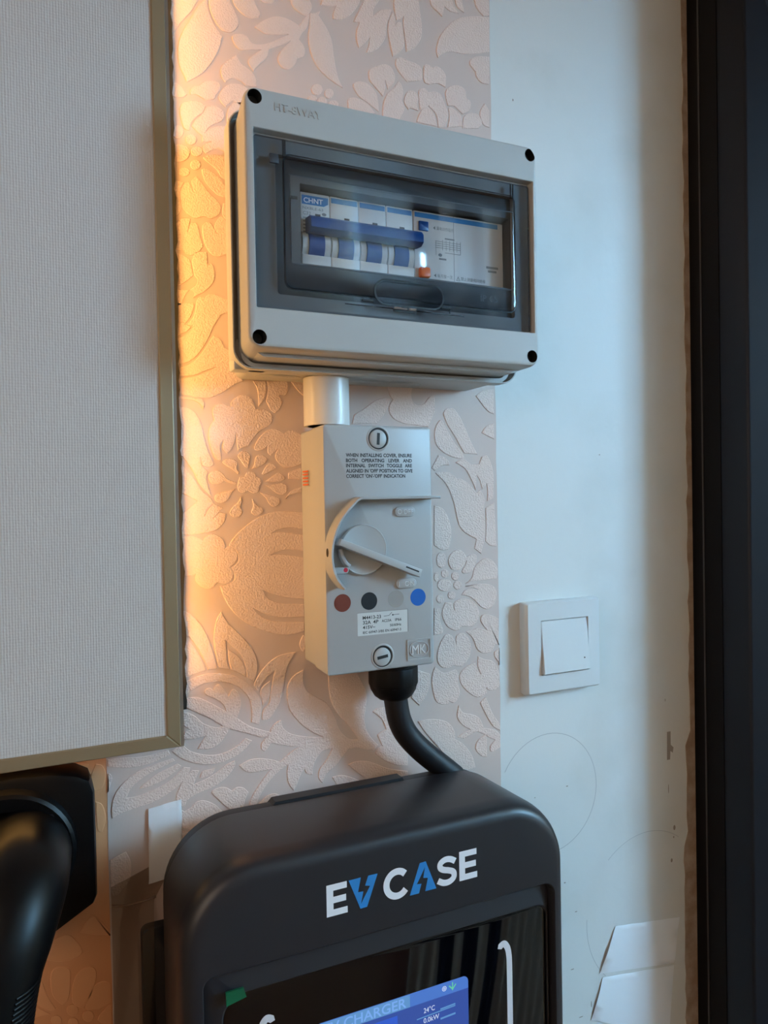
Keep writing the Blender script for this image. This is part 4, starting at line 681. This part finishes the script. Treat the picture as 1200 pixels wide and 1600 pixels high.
mk('plant_icon', *join(line(247.5, -327.4, 247.5, -322, 0.7, 105.14, .03), line(247.5, -326.6, 244.9, -323.8, 0.8, 105.14, .03), line(247.5, -326.6, 250.1, -323.8, 0.8, 105.14, .03)), M['scgreen'], scr, smooth=0)
for sgn in (1, -1):
    cx = 204.5
    p = [(88-sgn*0 + -7.3, -308.8), (83.4, -306.6), (86.2, -308.6), (88, -313), (88.4, -320), (88.4, -345), (88.4, -420), (88.4, -520), (87.4, -540)]
    p = [(cx + sgn*x, z) for x, z in [(80.9, -308.6), (84.2, -307.2), (87.0, -310.6), (88.2, -316.4), (88.5, -325), (88.5, -360), (88.5, -430), (88.5, -500)]]
    sp = [(x, z) for x, z, _ in spline([(x, z, 0) for x, z in p], 6)]
    n = len(sp); a_, b_ = [], []
    for i in range(n):
        t = Vector(sp[min(i+1, n-1)])-Vector(sp[max(i-1, 0)]); t.normalize(); a_.append((sp[i][0]-t.y*2.2, sp[i][1]+t.x*2.2)); b_.append((sp[i][0]+t.y*2.2, sp[i][1]-t.x*2.2))
    t0 = Vector(sp[0])-Vector(sp[1]); t0.normalize()
    cap = [(sp[0][0]+t0.x*2.0, sp[0][1]+t0.y*2.0)]
    mk('light_strip', *slab(cap + a_ + b_[::-1], 105.0, 105.12), M['strip'], ch, smooth=0)
def lz(p): return slab(p, 110, 110.18)
def letE(x0, x1, z0, z1): 
    t = 3.9; s = 4.4; mz = (z0+z1)/2
    return [(x0, z0), (x1, z0), (x1, z0+t), (x0+s, z0+t), (x0+s, mz-t/2), (x1-0.9, mz-t/2), (x1-0.9, mz+t/2), (x0+s, mz+t/2), (x0+s, z1-t), (x1-0.3, z1-t), (x1-0.3, z1), (x0, z1)]
mk('logo_letter', *lz(letE(157.7, 171.4, -253.5, -234.1)), M['logo'], ch, smooth=0)
tag(mk('logo_letter', *lz([(172.4, -234.2), (180.5, -234.1), (178.5, -242.9), (182.1, -243.2), (180.3, -250.7), (186.8, -240.7), (183.4, -239.8), (185.6, -234.1), (192.0, -234.2), (184.5, -253.3), (179.9, -253.5)]), M['logoblue'], ch, smooth=0), 'blue letter V with a lightning bolt cut out')
def band_letter(pts, wd):
    sp = [(x, z) for x, z, _ in spline([(x, z, 0) for x, z in pts], 8)]; n = len(sp); a_, b_ = [], []
    for i in range(n):
        t = Vector(sp[min(i+1, n-1)])-Vector(sp[max(i-1, 0)]); t.normalize(); a_.append((sp[i][0]-t.y*wd/2, sp[i][1]+t.x*wd/2)); b_.append((sp[i][0]+t.y*wd/2, sp[i][1]-t.x*wd/2))
    return a_ + b_[::-1]
cc = [(205.6 + 7.6*math.cos(math.radians(a)), -243.8 + 7.8*math.sin(math.radians(a))) for a in range(42, 325, 20)]
mk('logo_letter', *lz(band_letter(cc, 4.2)), M['logo'], ch, smooth=0)
tag(mk('logo_letter', *lz([(214.4, -253.6), (221.9, -234.3), (226.3, -234.1), (233.8, -253.4), (225.6, -253.3), (227.7, -245.1), (224.4, -244.4), (225.7, -237.5), (219.5, -247.5), (222.9, -247.9), (221.0, -253.6)]), M['logoblue'], ch, smooth=0), 'blue letter A with a lightning bolt cut out')
mk('logo_letter', *lz(band_letter([(248.2, -238.6), (244.6, -236.6), (240.6, -236.2), (237.2, -238), (237.0, -240.8), (239.4, -242.6), (243.4, -243.8), (246.8, -245.6), (247.0, -249), (243.8, -251.2), (239.4, -251.2), (235.2, -249.0)], 3.9)), M['logo'], ch, smooth=0)
mk('logo_letter', *lz(letE(251.3, 265.0, -252.9, -233.5)), M['logo'], ch, smooth=0)
mk('tape_remnant', *slab([(95.5, -282.6), (106, -282.4), (107.6, -288.2), (95.8, -290.6)], 107.2, 108.6), M['green'], ch, smooth=0)

# ------------------------------------------------------------------ film and tape behind the charger
def sheet(name, pts, m, d, bulge, label, cat, nx=8, nz=10):
    """four-cornered thin sheet lying on the wall, a little wavy"""
    (ax, az), (bx, bz), (cx, cz), (dx, dz) = pts; v = []; f = []; r = random.Random(len(name))
    for side in (0, 1):
        for j in range(nz+1):
            for i in range(nx+1):
                s, t = i/nx, j/nz
                x = (ax*(1-s)+bx*s)*(1-t) + (dx*(1-s)+cx*s)*t; z = (az*(1-s)+bz*s)*(1-t) + (dz*(1-s)+cz*s)*t
                e = r.uniform(-0.35, 0.35) if (i in (0, nx) or j in (0, nz)) and side == 0 else 0
                h = d + bulge*(0.5+0.5*math.sin(s*4.2+t*2.6))*(math.sin(math.pi*min(1, max(t, 0.05)))**0.5)
                v.append((x+e, h + 0.15*side, z+e))
    N = (nx+1)*(nz+1)
    for side in (0, 1):
        for j in range(nz):
            for i in range(nx): a = side*N + j*(nx+1)+i; f.append((a, a+1, a+nx+2, a+nx+1))
    rim = [i for i in range(nx+1)] + [j*(nx+1)+nx for j in range(1, nz+1)] + [nz*(nx+1)+i for i in range(nx-1, -1, -1)] + [j*(nx+1) for j in range(nz-1, 0, -1)]
    for k in range(len(rim)): a, b = rim[k], rim[(k+1) % len(rim)]; f.append((a, b, b+N, a+N))
    return tag(mk(name, v, f, m, smooth=60), label, cat, 'white paper pieces stuck low on the wall' if cat == 'paper' else None)
def film():
    n = 24; v = []; f = []; rows = 18
    for j in range(rows+1):
        t = j/rows
        for i in range(n+1):
            s = i/n; z0 = -240 - 300*t
            xr = 69.5 if z0 < -285 else 68 + 27*max(0, min(1, (z0+285)/45))**1.6      # stops short of the charger
            x = 43.2 + (xr-43.2)*s; z = z0 - (18*(1-s) if t == 0 else 18*(1-s)*(1-t))
            d = 1.4 + 0.5*math.sin(s*5+t*9) + 2.2*math.exp(-((z + 271 - 2*s)/2.4)**2) + (8 if x > 60.5 and z < -287.5 else 0)
            v.append((x, d, z))
    for j in range(rows):
        for i in range(n): a = j*(n+1)+i; f.append((a, a+1, a+n+2, a+n+1))
    o = mk('plastic_film', v, f, M['film'], smooth=70, origin=(80, 2, -560), recalc=False)
    tag(o, 'clear creased plastic film hanging on the wall left of the charger', 'plastic film')
    p = spline([(43.4, 3.2, -270.2), (52, 4.0, -271.2), (62, 4.2, -271), (72, 4.0, -270)], 5)
    mk('folded_edge', *tube(p, 0.9, 8), M['tape2'], o)
M['tape2'] = clear('film_fold', (236, 226, 220), 0.1, 2.5)
film()
sheet('paper_tape', [(68.6, -209.3), (91.0, -206.8), (90.0, -259.6), (67.9, -261.2)], M['tape'], 1.6, 0.8, 'torn strip of white paper tape on the wallpaper beside the charger', 'tape')
sheet('paper_sheet', [(480.5, -397.5), (561, -409), (553, -452), (461, -436.5)], M['sheet'], 0.3, 1.6, 'upper of two white paper pieces stuck low on the wall by the door', 'paper')
sheet('paper_sheet', [(465, -441), (553, -454), (545, -520), (451, -476)], M['sheet'], 0.3, 1.2, 'lower of two white paper pieces on the wall, tucked below the other', 'paper')

# ------------------------------------------------------------------ charging plug and its holder
hold = tag(empty('plug_holder', -20, 0.3, -170), 'glossy black wall holder with rounded top at lower left', 'holder')
ho = [(-44, -250), (-40, -252), (0, -272.5), (12, -269), (30, -254), (33.2, -248), (33.2, -205), (33.0, -182), (30, -174.6), (22, -170.5), (6, -167.4), (-10, -166), (-30, -166.4), (-54, -170), (-70, -176), (-73, -184), (-73, -250), (-66, -260), (-44, -272)]
ho = [(0.6, -272.4), (31.0, -255.2), (33.2, -250), (33.2, -205), (33.0, -183), (30.4, -175), (23, -170.6), (8, -167.2), (-12, -165.6), (-36, -167), (-60, -171.6), (-70, -178), (-73, -188), (-73, -250), (-70.6, -255), (-40, -272.4)]
mk('plate', *lo([ring(ho, 0.4), ring(ho, 22), ring(inset(ho, 1.2), 25), ring(inset(ho, 4), 26)]), M['holster'], hold, smooth=35)
mk('socket_collar', *lo([ring(circ(-19, -213, 41, 48), 25), ring(circ(-19, -213, 40, 48), 34), ring(circ(-19, -213, 38, 48), 35.6), ring(circ(-19, -213, 30, 48), 35), ring(circ(-19, -213, 29, 48), 28)]), M['holster'], hold, smooth=35)
mk('release_slot', *loop(rr(-8, 8.5, -192.4, -188.6, 0.8, 3), rr(-7.4, 7.9, -191.9, -189.1, 0.6, 3), 36, 0.4), M['charger'], hold, smooth=0)
gun = tag(empty('charging_plug', -20, 30, -330), 'glossy black charging plug handle hanging from the holder at lower left', 'charging plug')
gpath = spline([(-10, 30, -212), (-10, 50, -212), (-11, 70, -215), (-16, 86, -228), (-24, 94, -248), (-30, 97, -280), (-33, 95, -330), (-34, 90, -390)], 6)
gr = [29 - 5*min(1, i/18) for i in range(len(gpath))]
mk('handle', *tube(gpath, gr, 32), M['gun'], gun, smooth=60)
for k in range(30):
    z = -250 - 2.4*k; a0 = next(i for i in range(len(gpath)-1) if gpath[i][2] >= z >= gpath[i+1][2]); t = (gpath[a0][2]-z)/(gpath[a0][2]-gpath[a0+1][2])
    cx, cd = (gpath[a0][q]*(1-t) + gpath[a0+1][q]*t for q in (0, 1))
    mk('grip_rib', *tube([(cx + 24.3*math.cos(a), cd + 24.3*math.sin(a), z) for a in [math.radians(q) for q in range(-60, 61, 15)]], 0.75, 6), M['gun'], gun, smooth=60)

# ------------------------------------------------------------------ light switch on the white wall
sw = tag(empty('light_switch', 418, 0, -170), 'square white one-gang light switch on the white wall', 'light switch')
mk('switch_frame', *lo([ring(rr(379.5, 458, -168.6, -90, 1.5, 3), 0), ring(rr(378.4, 458.6, -169.2, -89.4, 2, 3), 5), ring(rr(378.6, 458.4, -169, -89.6, 2, 3), 9), ring(rr(380.4, 457, -167.4, -91, 1.6, 3), 11.4), ring(rr(393.4, 444.6, -152.8, -105.6, 0.6, 3), 11.8), ring(rr(393.4, 444.6, -152.8, -105.6, 0.6, 3), 8)], True, False), M['switch'], sw, smooth=25)
rk = lo([[(394.2, 6, -152), (443.9, 6, -152), (443.9, 6, -106.4), (394.2, 6, -106.4)], [(394.2, 14.6, -151.6), (443.9, 14.6, -151.6), (443.9, 10.2, -106.4), (394.2, 10.2, -106.4)], [(394.8, 15.2, -151), (443.3, 15.2, -151), (443.3, 10.6, -107), (394.8, 10.6, -107)]])
rk = mk('rocker', *rk, M['switch'], sw, smooth=0)
mk('rocker_gap_shade', *box(393.5, 444.5, 7.2, 7.6, -152.7, -105.7), M['blackhole'], sw, smooth=0)  # dark sheet behind the rocker, shade of the open joint put into colour
mk('indicator_dot', *slab(circ(437.8, -141, 0.6, 8), 14.4, 14.75), M['blackhole'], rk, smooth=0)
